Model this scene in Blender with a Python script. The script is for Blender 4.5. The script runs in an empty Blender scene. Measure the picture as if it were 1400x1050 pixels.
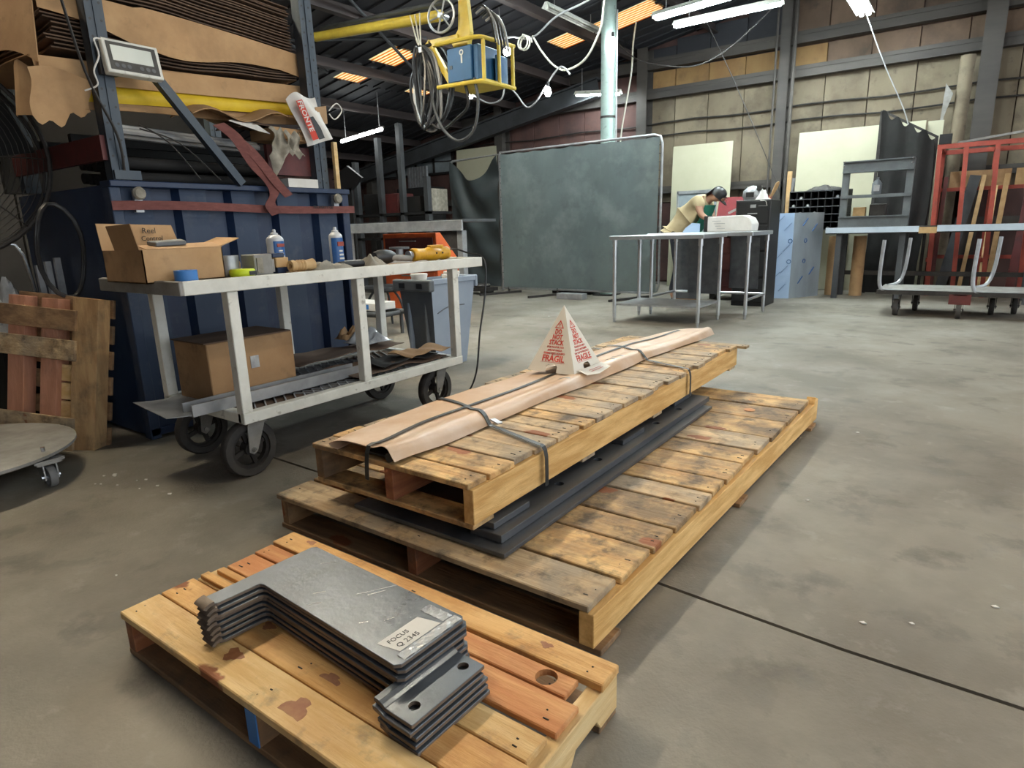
import bpy, bmesh, math, random
from mathutils import Vector, Matrix, noise as mnoise
random.seed(7)
sc = bpy.context.scene
COL = sc.collection
# ---------------------------------------------------------------- camera
def _ray(px, py): return Vector((px-700., 525.-py, -860.))
_n = _ray(1400, 293).cross(_ray(0, 333)).normalized()
if _n.y < 0: _n = -_n
_d = _ray(1337, 302)
_Y = (_d - _n*_d.dot(_n)).normalized()
_X = _Y.cross(_n)
cd = bpy.data.cameras.new('camera'); cam = bpy.data.objects.new('camera', cd); COL.objects.link(cam)
R3 = Matrix((_X, _Y, _n))
cam.matrix_world = Matrix.Translation((0, 0, 1.1)) @ R3.to_4x4()
cd.sensor_width = 36.0; cd.lens = 36.0*860/1400; cd.clip_start = .05; cd.clip_end = 100
sc.camera = cam
# ---------------------------------------------------------------- world (overcast daylight through the open side and the roof lights)
w = bpy.data.worlds.new('sky'); sc.world = w; w.use_nodes = True
bg = w.node_tree.nodes['Background']; bg.inputs[0].default_value = (.88, .95, 1.0, 1); bg.inputs[1].default_value = 1.25
sc.view_settings.view_transform = 'Standard'; sc.view_settings.look = 'None'
sc.view_settings.gamma = 1; sc.view_settings.use_curve_mapping = False
sc.view_settings.exposure = 0.84
TUBE = 60.0     # emission of the fluorescent tubes

# ---------------------------------------------------------------- materials
def mat(name, c, c2=None, rough=.6, metal=0., scale=6., stretch=(1, 1, 1), detail=5, lo=.35, hi=.65,
        bump=0., bscale=None, dirt=None, rnd=0., spec=.5, knots=None, emis=None, strength=0., scratch=None, rvar=0.):
    m = bpy.data.materials.new(name); m.use_nodes = True
    N = m.node_tree.nodes; L = m.node_tree.links
    b = N['Principled BSDF']; b.inputs['Roughness'].default_value = rough; b.inputs['Metallic'].default_value = metal
    b.inputs['Specular IOR Level'].default_value = spec
    if emis:
        b.inputs['Emission Color'].default_value = (*emis, 1); b.inputs['Emission Strength'].default_value = strength
    if c2 is None and not dirt and not bump and not rnd:
        b.inputs['Base Color'].default_value = (*c, 1); return m
    tc = N.new('ShaderNodeTexCoord'); oi = N.new('ShaderNodeObjectInfo')
    mu = N.new('ShaderNodeVectorMath'); mu.operation = 'SCALE'; mu.inputs[0].default_value = (37, 53, 71); L.new(oi.outputs['Random'], mu.inputs['Scale'])
    ad = N.new('ShaderNodeVectorMath'); ad.operation = 'ADD'; L.new(tc.outputs['Object'], ad.inputs[0]); L.new(mu.outputs[0], ad.inputs[1])
    mp = N.new('ShaderNodeMapping'); mp.inputs['Scale'].default_value = stretch; L.new(ad.outputs[0], mp.inputs[0])
    def nz(vec, s, d=detail, r=.6):
        n = N.new('ShaderNodeTexNoise'); n.inputs['Scale'].default_value = s; n.inputs['Detail'].default_value = d; n.inputs['Roughness'].default_value = r
        L.new(vec, n.inputs['Vector']); return n.outputs['Fac']
    def ramp(fac, a, bb):
        r = N.new('ShaderNodeMapRange'); r.inputs[1].default_value = a; r.inputs[2].default_value = bb; L.new(fac, r.inputs[0]); return r.outputs[0]
    def mix(fac, A, B):
        x = N.new('ShaderNodeMix'); x.data_type = 'RGBA'
        if isinstance(fac, float): x.inputs[0].default_value = fac
        else: L.new(fac, x.inputs[0])
        for i, s in ((6, A), (7, B)):
            if isinstance(s, tuple): x.inputs[i].default_value = (*s, 1)
            else: L.new(s, x.inputs[i])
        return x.outputs[2]
    base = nz(mp.outputs[0], scale)
    col = mix(ramp(base, lo, hi), c, c2 or c)
    if dirt:
        for d in (dirt if isinstance(dirt, list) else [dirt]):
            dc, ds, dlo, dhi, amt = d
            f = ramp(nz(ad.outputs[0], ds, 6, .65), dlo, dhi)
            mm = N.new('ShaderNodeMath'); mm.operation = 'MULTIPLY'; mm.inputs[1].default_value = amt; L.new(f, mm.inputs[0])
            col = mix(mm.outputs[0], col, dc)
    if knots:
        kc, ks, kr = knots
        v = N.new('ShaderNodeTexVoronoi'); v.voronoi_dimensions = '2D'; v.inputs['Scale'].default_value = ks
        mp2 = N.new('ShaderNodeMapping'); mp2.inputs['Scale'].default_value = tuple(.5 if s < 1 else 1. for s in stretch); L.new(ad.outputs[0], mp2.inputs[0])
        wn_ = N.new('ShaderNodeTexNoise'); wn_.inputs['Scale'].default_value = 22; L.new(ad.outputs[0], wn_.inputs['Vector']); wa = N.new('ShaderNodeVectorMath'); wa.operation = 'MULTIPLY_ADD'; wa.inputs[1].default_value = (.05, .05, .05); L.new(wn_.outputs['Color'], wa.inputs[0]); L.new(mp2.outputs[0], wa.inputs[2]); L.new(wa.outputs[0], v.inputs['Vector'])
        col = mix(ramp(v.outputs['Distance'], kr, kr*.8), col, kc)
    if scratch:
        scol, ss, th = scratch
        v = N.new('ShaderNodeTexNoise'); v.inputs['Scale'].default_value = ss; v.inputs['Detail'].default_value = 3
        mp3 = N.new('ShaderNodeMapping'); mp3.inputs['Scale'].default_value = (.25, 4, 1); mp3.inputs['Rotation'].default_value = (0, 0, .9); L.new(ad.outputs[0], mp3.inputs[0]); L.new(mp3.outputs[0], v.inputs['Vector'])
        col = mix(ramp(v.outputs['Fac'], th, th+.04), col, scol)
    if rnd:
        h = N.new('ShaderNodeHueSaturation'); r = N.new('ShaderNodeMapRange'); r.inputs[3].default_value = 1-rnd; r.inputs[4].default_value = 1+rnd
        L.new(oi.outputs['Random'], r.inputs[0]); L.new(r.outputs[0], h.inputs['Value']); L.new(col, h.inputs['Color']); col = h.outputs[0]
    L.new(col, b.inputs['Base Color'])
    if rvar:
        r = N.new('ShaderNodeMapRange'); r.inputs[1].default_value = .3; r.inputs[2].default_value = .7; r.inputs[3].default_value = rough-rvar; r.inputs[4].default_value = rough+rvar
        L.new(nz(ad.outputs[0], scale*.6), r.inputs[0]); L.new(r.outputs[0], b.inputs['Roughness'])
    if bump:
        bp = N.new('ShaderNodeBump'); bp.inputs['Strength'].default_value = min(1., bump); bp.inputs['Distance'].default_value = .01
        L.new(nz(mp.outputs[0], bscale or scale*2), bp.inputs['Height']); L.new(bp.outputs[0], b.inputs['Normal'])
    return m
KN = (.25, .09, .035)
def wood(name, c, c2, ax, dirt, rnd=.1, kn=True):
    st = {'x': (.12, 1, 1), 'y': (1, .12, 1), 'z': (1, 1, .12)}[ax]
    return mat(name, c, c2, .65, 0, 26, st, 6, .4, .6, .4, 60, dirt, rnd, .3, (KN, 3.0, .085) if kn else None)
GREYD = ((.09, .075, .055), 5, .5, .72, .8)
W = {}
W['new_x'] = wood('pine_fresh_x', (.74, .46, .19), (.60, .33, .11), 'x', [((.40, .17, .055), 3.0, .47, .66, .65), ((.10, .08, .06), 10, .57, .74, .6)])
W['pale_x'] = wood('pine_pale_x', (.80, .58, .29), (.68, .44, .18), 'x', [((.50, .25, .09), 2.6, .48, .68, .6), ((.14, .12, .10), 11, .57, .74, .6)])
W['red_x'] = wood('pine_red_x', (.60, .31, .13), (.48, .20, .075), 'x', [((.26, .09, .04), 3, .5, .7, .5)])
W['old_x'] = wood('pine_weathered_x', (.68, .45, .20), (.50, .29, .115), 'x', [((.15, .105, .065), 3.6, .42, .62, .88), ((.045, .034, .024), 13, .50, .66, .75)], .15)
W['dirt_x'] = wood('pine_soiled_x', (.62, .45, .26), (.42, .28, .15), 'x', [((.26, .22, .17), 3.5, .42, .58, .75), ((.05, .04, .03), 13, .51, .68, .75)], .2)
W['new_y'] = wood('pine_fresh_y', (.76, .49, .20), (.58, .33, .11), 'y', [((.32, .17, .07), 4, .6, .8, .4)], .06, False)
W['pale_y'] = wood('pine_pale_y', (.70, .52, .27), (.60, .40, .18), 'y', [((.40, .22, .1), 4, .58, .8, .35)], .05, False)
W['red_y'] = wood('pine_red_y', (.32, .13, .06), (.22, .08, .04), 'y', [GREYD])
W['dark_y'] = wood('pine_dark_y', (.36, .22, .11), (.25, .14, .07), 'y', [GREYD])
W['new_z'] = wood('pine_fresh_z', (.55, .36, .18), (.42, .25, .12), 'z', [GREYD])
W['pink_z'] = wood('pine_pink_z', (.52, .25, .16), (.43, .20, .12), 'z', [((.12, .09, .07), 5, .55, .75, .5)])
W['dark_x'] = wood('pine_dark_x', (.34, .21, .11), (.22, .13, .07), 'x', [GREYD], .2)
K = {}
K['concrete'] = mat('concrete_floor', (.265, .240, .200), (.185, .165, .132), .62, 0, 1.1, (1, 1, 1), 9, .35, .66, .25, 90,
    [((.105, .088, .064), .9, .44, .66, .75), ((.38, .36, .32), 9, .57, .72, .35), ((.055, .046, .035), 4.5, .55, .70, .6)], 0, .45, rvar=.14)
K['steel'] = mat('mill_scale_steel', (.145, .166, .195), (.085, .098, .115), .34, .5, 5, (1, 1, 1), 6, .35, .7, .08, 60, [((.06, .065, .07), 9, .55, .75, .6)], .05, .5, rvar=.1)
K['steel_dk'] = mat('dark_bar_steel', (.15, .158, .172), (.08, .087, .097), .36, .6, 8, (1, .2, 1), 6, .35, .7, .05, 60, None, .1)
K['steel_edge'] = mat('rusty_cut_steel', (.20, .15, .11), (.10, .078, .062), .6, .15, 14, (1, 1, .3), 5, .3, .7)
K['bright'] = mat('bright_steel', (.62, .64, .66), (.45, .47, .5), .25, .9, 12)
K['stainless'] = mat('stainless_steel', (.60, .62, .64), (.48, .50, .52), .3, .85, 7, (1, .2, 1), 4)
K['alu'] = mat('scuffed_white_paint', (.74, .74, .68), (.60, .60, .54), .5, 0, 9, (1, 1, 1), 6, .4, .7, 0, None, [((.16, .14, .10), 14, .6, .72, .7)])
K['alu_dk'] = mat('grimy_shaded_grey_paint', (.30, .29, .27), (.20, .19, .17), .6, .1, 9)
K['galv'] = mat('galvanised_steel', (.45, .46, .47), (.32, .33, .34), .4, .6, 10)
K['navy'] = mat('navy_paint', (.008, .020, .060), (.014, .034, .085), .45, 0, 4, (1, 1, .4), 5, .35, .7, 0, None, [((.09, .11, .14), 6, .55, .8, .5), ((.2, .2, .2), 30, .68, .75, .5)])
K['navy2'] = mat('chalky_lit_blue_paint', (.034, .055, .10), (.018, .036, .08), .6, 0, 5, (1, 1, .3), 5, .35, .7, 0, None, [((.14, .15, .17), 7, .55, .8, .4)])
K['post'] = mat('slate_blue_steel', (.045, .06, .08), (.07, .085, .10), .5, .3, 8, (1, 1, .3), 5, .35, .7, 0, None, [((.2, .2, .2), 25, .66, .74, .5)])
K['maroon'] = mat('maroon_paint', (.12, .022, .02), (.08, .016, .015), .55, 0, 9, dirt=((.03, .02, .02), 6, .5, .75, .6))
K['redwebbing'] = mat('faded_red_webbing', (.20, .07, .06), (.14, .045, .04), .85, 0, 60, (1, .3, 1))
K['redpaint'] = mat('orange_red_paint', (.36, .062, .038), (.27, .045, .03), .5, 0, 9, dirt=((.12, .06, .05), 8, .55, .75, .5))
K['orange'] = mat('orange_paint', (.62, .12, .03), (.5, .09, .025), .45, 0, 9)
K['yellow'] = mat('yellow_paint', (.62, .47, .06), (.52, .38, .05), .45, 0, 8, dirt=((.25, .18, .05), 10, .6, .78, .5))
K['yellowfoam'] = mat('yellow_board', (.74, .52, .02), (.62, .40, .015), .6, 0, 6, dirt=((.3, .18, .03), 8, .6, .8, .4))
K['toolyellow'] = mat('tool_yellow', (.68, .36, .015), (.5, .24, .01), .4, 0, 20, dirt=((.12, .06, .01), 22, .58, .72, .6))
K['cardboard'] = mat('cardboard', (.40, .245, .12), (.33, .19, .09), .85, 0, 5, dirt=[((.20, .115, .055), 4, .48, .74, .65), ((.10, .06, .035), 9, .58, .76, .5)], rnd=.08)
K['cardboard_l'] = mat('cardboard_light', (.53, .335, .17), (.45, .27, .13), .85, 0, 5, dirt=[((.27, .155, .075), 3.5, .48, .74, .6), ((.13, .075, .04), 9, .60, .78, .5)], rnd=.05)
K['cardboard_d'] = mat('cardboard_dark', (.135, .085, .055), (.085, .052, .035), .9, 0, 12, (1, .2, 1), rnd=.25)
K['kraft'] = mat('kraft_paper', (.60, .42, .28), (.52, .34, .215), .4, 0, 3, (1, .3, 1), 5, .35, .65, .2, 12, [((.70, .58, .49), 2.2, .48, .66, .75)], 0, .5)
K['paper'] = mat('white_paper', (.72, .70, .66), (.63, .61, .57), .7, 0, 8)
K['whitecard'] = mat('white_card', (.74, .70, .62), (.70, .66, .58), .75, 0, 8)
K['redink'] = mat('red_ink', (.55, .05, .03), rough=.7)
K['blackink'] = mat('black_ink', (.02, .02, .02), rough=.7)
K['blueink'] = mat('blue_ink', (.03, .10, .28), rough=.6)
K['black'] = mat('black_plastic', (.015, .015, .016), rough=.4)
K['blackmat'] = mat('black_strap', (.018, .02, .02), (.03, .032, .034), .45, 0, 30)
K['rubber'] = mat('grey_rubber', (.055, .05, .045), (.035, .032, .03), .75, 0, 18)
K['rubber_g'] = mat('light_grey_rubber', (.20, .20, .20), (.15, .15, .15), .6, 0, 18)
K['iron'] = mat('dark_iron', (.05, .045, .042), (.03, .027, .025), .6, .4, 14, rnd=.1)
K['dark'] = mat('grimy_steel_and_shade', (.011, .010, .010), (.006, .006, .006), .85, 0, 4)  # dark steel, and the near-black of the added backdrops
K['roof'] = mat('dark_roof_sheet', (.045, .047, .055), (.028, .028, .033), .7, .2, 1.5, (.3, 1, 1), 6)
K['purlin'] = mat('rusty_purlin', (.075, .055, .05), (.04, .032, .032), .7, .2, 3, (1, .2, 1))
K['rafter'] = mat('grey_rafter', (.07, .075, .08), (.045, .047, .05), .65, .2, 3)
K['wall_b'] = mat('stained_brown_panel', (.185, .12, .078), (.12, .078, .052), .85, 0, 2.2, (1, 1, .5), 7, .35, .66, 0, None, [((.05, .036, .028), 1.8, .46, .68, .8), ((.03, .025, .02), 7, .6, .75, .6)], .12)
K['wall_g'] = mat('stained_grey_panel', (.225, .185, .125), (.165, .13, .085), .85, 0, 2.2, (1, 1, .5), 7, .35, .66, 0, None, [((.065, .05, .034), 1.8, .48, .70, .8), ((.03, .025, .02), 7, .6, .75, .6)], .1)
K['wall_o'] = mat('ochre_panel', (.30, .18, .07), (.22, .12, .045), .85, 0, 2.5, (1, 1, .5), 7, .35, .66, 0, None, [((.10, .055, .025), 3, .52, .74, .6)], .1)
K['wall_r'] = mat('dull_red_panel', (.105, .052, .043), (.07, .036, .032), .85, 0, 2.5, (1, 1, .5), 7, .35, .66, 0, None, [((.03, .022, .02), 3, .5, .74, .7)], .12)
K['girt'] = mat('sooty_girt', (.085, .075, .065), (.05, .044, .04), .7, .2, 3, (.2, 1, 1))
K['cream'] = mat('cream_sheet', (.47, .45, .33), (.42, .40, .28), .5, 0, 1.5, dirt=((.40, .38, .24), 2.5, .58, .8, .4))
K['greencol'] = mat('flaking_green_paint', (.36, .46, .42), (.30, .40, .37), .6, 0, 5, dirt=[((.16, .20, .17), 16, .56, .68, .7), ((.5, .52, .48), 9, .6, .75, .4)])
K['curtain'] = mat('grey_green_tarp', (.115, .145, .142), (.085, .110, .108), .55, 0, 2.2, (1, 1, .5), 7, .35, .66, .15, 3, [((.23, .26, .25), 1.6, .50, .76, .65), ((.05, .065, .065), 4, .56, .75, .5)])
K['curtain_d'] = mat('dark_vinyl', (.040, .050, .052), (.028, .036, .038), .42, 0, 2.2)
K['tote'] = mat('blue_grey_plastic', (.30, .35, .42), (.25, .30, .37), .5, 0, 3, dirt=((.14, .16, .19), 7, .6, .78, .5))
K['tote_d'] = mat('grey_plastic', (.12, .13, .14), (.09, .10, .11), .55, 0, 5)
K['film'] = mat('blue_film', (.46, .62, .84), (.42, .58, .80), .35, .1, 4)
K['filmgrey'] = mat('film_on_steel', (.38, .44, .48), (.30, .34, .37), .3, .4, 4, (1, 1, .3))
K['bluetape'] = mat('blue_tape', (.05, .20, .52), rough=.5)
K['boxblue'] = mat('machine_blue', (.008, .075, .19), (.006, .06, .155), .5, 0, 6, dirt=((.16, .28, .36), 9, .62, .8, .3))
K['neon'] = mat('neon_yellow', (.60, .72, .02), rough=.5)
K['rag'] = mat('dirty_rag', (.36, .33, .27), (.22, .20, .16), .9, 0, 14, bump=.3, bscale=30)
K['tan'] = mat('tan_wood', (.55, .36, .17), (.45, .28, .12), .6, 0, 14, (1, .3, 1))
K['can'] = mat('can_white', (.58, .60, .62), (.50, .52, .55), .35, .1, 12)
K['canblue'] = mat('can_blue', (.03, .13, .36), (.025, .10, .30), .35, 0, 12)
K['crimson'] = mat('crimson_paint', (.20, .018, .022), (.15, .014, .018), .8, 0, 6)
K['beamgrey'] = mat('primer_grey_beam', (.14, .155, .16), (.095, .105, .11), .5, .2, 5)
K['knot'] = mat('pine_knot', (.24, .085, .035), (.33, .14, .055), .6, 0, 40)
K['edgefilm'] = mat('scuffed_film_edge', (.60, .68, .76), (.50, .58, .66), .35, .1, 5)
K['ragcloth'] = mat('sooty_cloth', (.014, .012, .011), (.008, .0075, .007), .95, 0, 5)
K['wire'] = mat('grey_wire', (.30, .30, .30), rough=.5, metal=.4)
K['cord'] = mat('pale_cord', (.50, .48, .40), rough=.6)
K['glass'] = mat('lcd_glass', (.72, .76, .70), (.62, .66, .60), .15, 0, 3)
K['pane'] = mat('grimy_pane', (.30, .34, .36), (.20, .23, .24), .3, 0, 3)
K['plasticwrap'] = mat('clear_wrap', (.55, .57, .58), (.30, .31, .32), .15, 0, 9, bump=.6, bscale=14)
K['skin'] = mat('skin', (.36, .19, .12), rough=.55)
K['shirt'] = mat('tan_shirt', (.52, .43, .26), (.45, .36, .21), .85, 0, 9)
K['trousers'] = mat('navy_trousers', (.012, .014, .022), rough=.85)
K['green'] = mat('green_apron', (.02, .19, .12), (.015, .14, .09), .8, 0, 9)
K['hair'] = mat('dark_hair', (.012, .009, .008), rough=.6)
K['tube'] = mat('lit_tube', (1, 1, 1), emis=(.84, .97, 1.0), strength=TUBE*1.4)
K['tube_w'] = mat('lit_warm_tube', (1, 1, 1), emis=(1.0, .87, .66), strength=TUBE*1.6)
K['tube_s'] = mat('dim_lit_tube', (1, 1, 1), emis=(.95, 1.0, .97), strength=16)
K['bulb'] = mat('lit_bulb', (1, 1, 1), emis=(.95, 1.0, 1.0), strength=70)
def skymat(name, c, c2):
    m = mat(name, c, c2, .7, 0, 5)
    N = m.node_tree.nodes; L = m.node_tree.links; b = N['Principled BSDF']; o = [n for n in N if n.type == 'OUTPUT_MATERIAL'][0]
    t = N.new('ShaderNodeBsdfTranslucent'); src = b.inputs['Base Color'].links[0].from_socket; L.new(src, t.inputs[0])
    mx = N.new('ShaderNodeMixShader'); mx.inputs[0].default_value = .85; L.new(b.outputs[0], mx.inputs[1]); L.new(t.outputs[0], mx.inputs[2]); L.new(mx.outputs[0], o.inputs[0])
    return m
K['skypane'] = skymat('aged_rooflight', (1.0, .95, .72), (1.0, .86, .50))
K['skyrib'] = skymat('soiled_rooflight_rib', (.95, .42, .08), (.80, .30, .05))

# ---------------------------------------------------------------- mesh helpers
XF = {}
def world_of(o):
    while o.parent: o = o.parent
    return XF.get(o.name, Matrix.Identity(4))
def props(o, label=None, cat=None, group=None, kind=None):
    if label: o['label'] = label
    if cat: o['category'] = cat
    if group: o['group'] = group
    if kind: o['kind'] = kind
    return o
def thing(name, label, cat, loc=(0, 0, 0), rz=0., group=None, kind=None):
    o = bpy.data.objects.new(name, None); COL.objects.link(o); o.empty_display_size = .1
    o.location = loc; o.rotation_euler = (0, 0, rz)
    XF[o.name] = Matrix.Translation(loc) @ Matrix.Rotation(rz, 4, 'Z')
    return props(o, label, cat, group, kind)
def struct(name): return thing(name, None, None, kind='structure')
def copy_tree(o, loc=None, rz=None, parent=None):
    c = o.copy(); COL.objects.link(c); c.parent = parent
    if loc is not None: c.location = loc
    if rz is not None: c.rotation_euler = (0, 0, rz)
    if parent is None: XF[c.name] = Matrix.Translation(c.location) @ Matrix.Rotation(c.rotation_euler.z, 4, 'Z')
    for ch in list(o.children): copy_tree(ch, parent=c)
    return c
def catmull(pts, n=6, closed=False):
    P = [Vector(p) for p in pts]
    if len(P) < 3: return P
    out = []; N = len(P)
    for i in range(N if closed else N-1):
        if closed: a, b, c, d = P[i-1], P[i], P[(i+1) % N], P[(i+2) % N]
        else: a, b, c, d = P[max(i-1, 0)], P[i], P[i+1], P[min(i+2, N-1)]
        for k in range(n):
            t = k/n
            out.append(.5*((2*b)+(c-a)*t+(2*a-5*b+4*c-d)*t*t+(3*b-a-3*c+d)*t**3))
    if not closed: out.append(P[-1])
    return out
def frame_of(d):
    d = d.normalized(); u = d.cross(Vector((0, 0, 1)))
    if u.length < 1e-4: u = Vector((1, 0, 0))
    u.normalize(); return u, d.cross(u)
class MB:
    def __init__(s): s.v = []; s.f = []
    def add(s, vs, fs):
        k = len(s.v); s.v += [Vector(v) for v in vs]; s.f += [tuple(i+k for i in f) for f in fs]; return s
    def box(s, x0, x1, y0, y1, z0, z1):
        return s.add([(x, y, z) for z in (z0, z1) for y in (y0, y1) for x in (x0, x1)],
                     [(0, 2, 3, 1), (4, 5, 7, 6), (0, 1, 5, 4), (2, 6, 7, 3), (0, 4, 6, 2), (1, 3, 7, 5)])
    def obox(s, c, sz, rot=(0, 0, 0)):
        R = Matrix.Rotation(rot[2], 3, 'Z') @ Matrix.Rotation(rot[1], 3, 'Y') @ Matrix.Rotation(rot[0], 3, 'X')
        k = len(s.v); h = [a/2 for a in sz]; s.box(-h[0], h[0], -h[1], h[1], -h[2], h[2]); c = Vector(c)
        for i in range(k, len(s.v)): s.v[i] = R @ s.v[i] + c
        return s
    def beam(s, p0, p1, w, h, up=(0, 0, 1)):      # rectangular bar between two points
        p0, p1 = Vector(p0), Vector(p1); d = (p1-p0).normalized(); u = d.cross(Vector(up))
        if u.length < 1e-4: u = Vector((1, 0, 0))
        u.normalize(); v = u.cross(d); vs = []
        for p in (p0, p1):
            for a, b in ((-1, -1), (1, -1), (1, 1), (-1, 1)): vs.append(p+u*(a*w/2)+v*(b*h/2))
        return s.add(vs, [(3, 2, 1, 0), (4, 5, 6, 7), (0, 1, 5, 4), (1, 2, 6, 5), (2, 3, 7, 6), (3, 0, 4, 7)])
    def cyl(s, p0, p1, r, r1=None, n=12, caps=True):
        p0, p1 = Vector(p0), Vector(p1); r1 = r if r1 is None else r1; u, v = frame_of(p1-p0); vs = []
        for p, q in ((p0, r), (p1, r1)):
            for i in range(n): a = 2*math.pi*i/n; vs.append(p+u*math.cos(a)*q+v*math.sin(a)*q)
        fs = [(i, (i+1) % n, n+(i+1) % n, n+i) for i in range(n)]
        if caps: fs += [tuple(range(n))[::-1], tuple(range(n, 2*n))]
        return s.add(vs, fs)
    def tube(s, pts, r, n=8, closed=False, smooth=0):
        P = catmull(pts, smooth, closed) if smooth else [Vector(p) for p in pts]
        N = len(P); vs = []; pu = None
        for i, p in enumerate(P):
            if closed: d = P[(i+1) % N]-P[i-1]
            else: d = P[min(i+1, N-1)]-P[max(i-1, 0)]
            d.normalize()
            if pu is None: u, _ = frame_of(d)
            else:
                u = pu-d*pu.dot(d)
                if u.length < 1e-5: u, _ = frame_of(d)
                u.normalize()
            pu = u; v = d.cross(u)
            for k in range(n): a = 2*math.pi*k/n; vs.append(p+u*math.cos(a)*r+v*math.sin(a)*r)
        fs = []
        for i in range(N if closed else N-1):
            j = (i+1) % N
            for k in range(n): fs.append((i*n+k, i*n+(k+1) % n, j*n+(k+1) % n, j*n+k))
        if not closed: fs += [tuple(range(n))[::-1], tuple((N-1)*n+k for k in range(n))]
        return s.add(vs, fs)
    def lathe(s, prof, c=(0, 0, 0), n=20, axis='z'):
        vs = []; c = Vector(c)
        for r, z in prof:
            for i in range(n):
                a = 2*math.pi*i/n; x, y = r*math.cos(a), r*math.sin(a)
                vs.append(c+(Vector((x, y, z)) if axis == 'z' else Vector((z, x, y)) if axis == 'x' else Vector((y, z, x))))
        fs = []
        for j in range(len(prof)-1):
            for i in range(n): fs.append((j*n+i, j*n+(i+1) % n, (j+1)*n+(i+1) % n, (j+1)*n+i))
        if prof[0][0] > 1e-6 and prof[0] != prof[-1]: fs.append(tuple(range(n))[::-1])
        if prof[-1][0] > 1e-6 and prof[0] != prof[-1]: fs.append(tuple((len(prof)-1)*n+i for i in range(n)))
        return s.add(vs, fs)
    def prism(s, poly, vec):
        P = [Vector(p) for p in poly]; n = len(P); vec = Vector(vec)
        return s.add(P+[p+vec for p in P], [tuple(range(n))[::-1], tuple(range(n, 2*n))]+[(i, (i+1) % n, n+(i+1) % n, n+i) for i in range(n)])
    def sheet(s, fn, nu, nv, th=.002, off=None):   # thick sheet from fn(u,v)
        P = [[Vector(fn(i/nu, j/nv)) for j in range(nv+1)] for i in range(nu+1)]
        W_ = nv+1; vs = []
        nr = [[None]*W_ for _ in range(nu+1)]
        for i in range(nu+1):
            for j in range(W_):
                du = P[min(i+1, nu)][j]-P[max(i-1, 0)][j]; dv = P[i][min(j+1, nv)]-P[i][max(j-1, 0)]
                q = du.cross(dv); nr[i][j] = q.normalized() if q.length > 1e-12 else Vector((0, 0, 1))
        for i in range(nu+1):
            for j in range(W_): vs.append(P[i][j])
        K0 = len(vs)
        for i in range(nu+1):
            for j in range(W_): vs.append(P[i][j]-(Vector(off)*th if off else nr[i][j]*th))
        fs = []
        for i in range(nu):
            for j in range(nv):
                a, b, c, d = i*W_+j, (i+1)*W_+j, (i+1)*W_+j+1, i*W_+j+1
                fs += [(a, b, c, d), (K0+d, K0+c, K0+b, K0+a)]
        for i in range(nu):
            a, b = i*W_, (i+1)*W_; fs.append((b, a, K0+a, K0+b)); a += nv; b += nv; fs.append((a, b, K0+b, K0+a))
        for j in range(nv):
            a, b = j, j+1; fs.append((a, b, K0+b, K0+a)); a += nu*W_; b += nu*W_; fs.append((b, a, K0+a, K0+b))
        return s.add(vs, fs)
    def build(s, name, m, parent=None, local=False, bevel=0., smooth=False, seg=1, kind=None, label=None, cat=None, group=None, loc=None):
        me = bpy.data.meshes.new(name)
        o = bpy.data.objects.new(name, me)
        if parent is not None:
            vs = s.v
            if not local:
                inv = world_of(parent).inverted(); vs = [inv @ v for v in s.v]
            o.parent = parent
        else:
            if loc is None:
                xs = [v.x for v in s.v]; ys = [v.y for v in s.v]
                loc = ((min(xs)+max(xs))/2, (min(ys)+max(ys))/2, min(v.z for v in s.v))
            L0 = Vector(loc); vs = [v-L0 for v in s.v] if not local else s.v; o.location = L0
        me.from_pydata([tuple(v) for v in vs], [], s.f)
        bm = bmesh.new(); bm.from_mesh(me)
        if bevel:
            es = [e for e in bm.edges if len(e.link_faces) == 2 and e.calc_face_angle(0) > .5]
            bmesh.ops.bevel(bm, geom=es, offset=bevel, segments=seg, affect='EDGES', profile=.5, clamp_overlap=True)
        bmesh.ops.recalc_face_normals(bm, faces=bm.faces)
        if smooth:
            for f in bm.faces: f.smooth = True
            for e in bm.edges:
                if len(e.link_faces) != 2 or e.calc_face_angle(0) > .7: e.smooth = False
        bm.to_mesh(me); bm.free()
        me.materials.append(K[m] if m in K else W[m]); COL.objects.link(o)
        if parent is None: XF[o.name] = Matrix.Translation(o.location)
        return props(o, label, cat, group, kind)
def bx(name, m, parent, *a, **k): return MB().box(*a).build(name, m, parent, **k)
def text(name, s, size, m, parent, origin, right, up, align='CENTER', extrude=.0004, bold=0., sx=1.):
    cu = bpy.data.curves.new('t', 'FONT'); cu.body = s; cu.size = size; cu.align_x = align; cu.extrude = extrude; cu.offset = bold; cu.resolution_u = 2
    to = bpy.data.objects.new('t', cu); COL.objects.link(to)
    dg = bpy.context.evaluated_depsgraph_get(); me = bpy.data.meshes.new_from_object(to.evaluated_get(dg)); me.name = name
    bpy.data.objects.remove(to); bpy.data.curves.remove(cu)
    r = Vector(right).normalized(); u = Vector(up).normalized(); n = r.cross(u)
    Mx = Matrix((r, u, n)).transposed().to_4x4(); Mx.translation = Vector(origin)
    Mx = (world_of(parent).inverted() if parent else Matrix()) @ Mx @ Matrix.Diagonal((sx, 1, 1, 1))
    me.transform(Mx); me.materials.clear(); me.materials.append(K[m])
    o = bpy.data.objects.new(name, me); COL.objects.link(o); o.parent = parent
    return o
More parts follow.
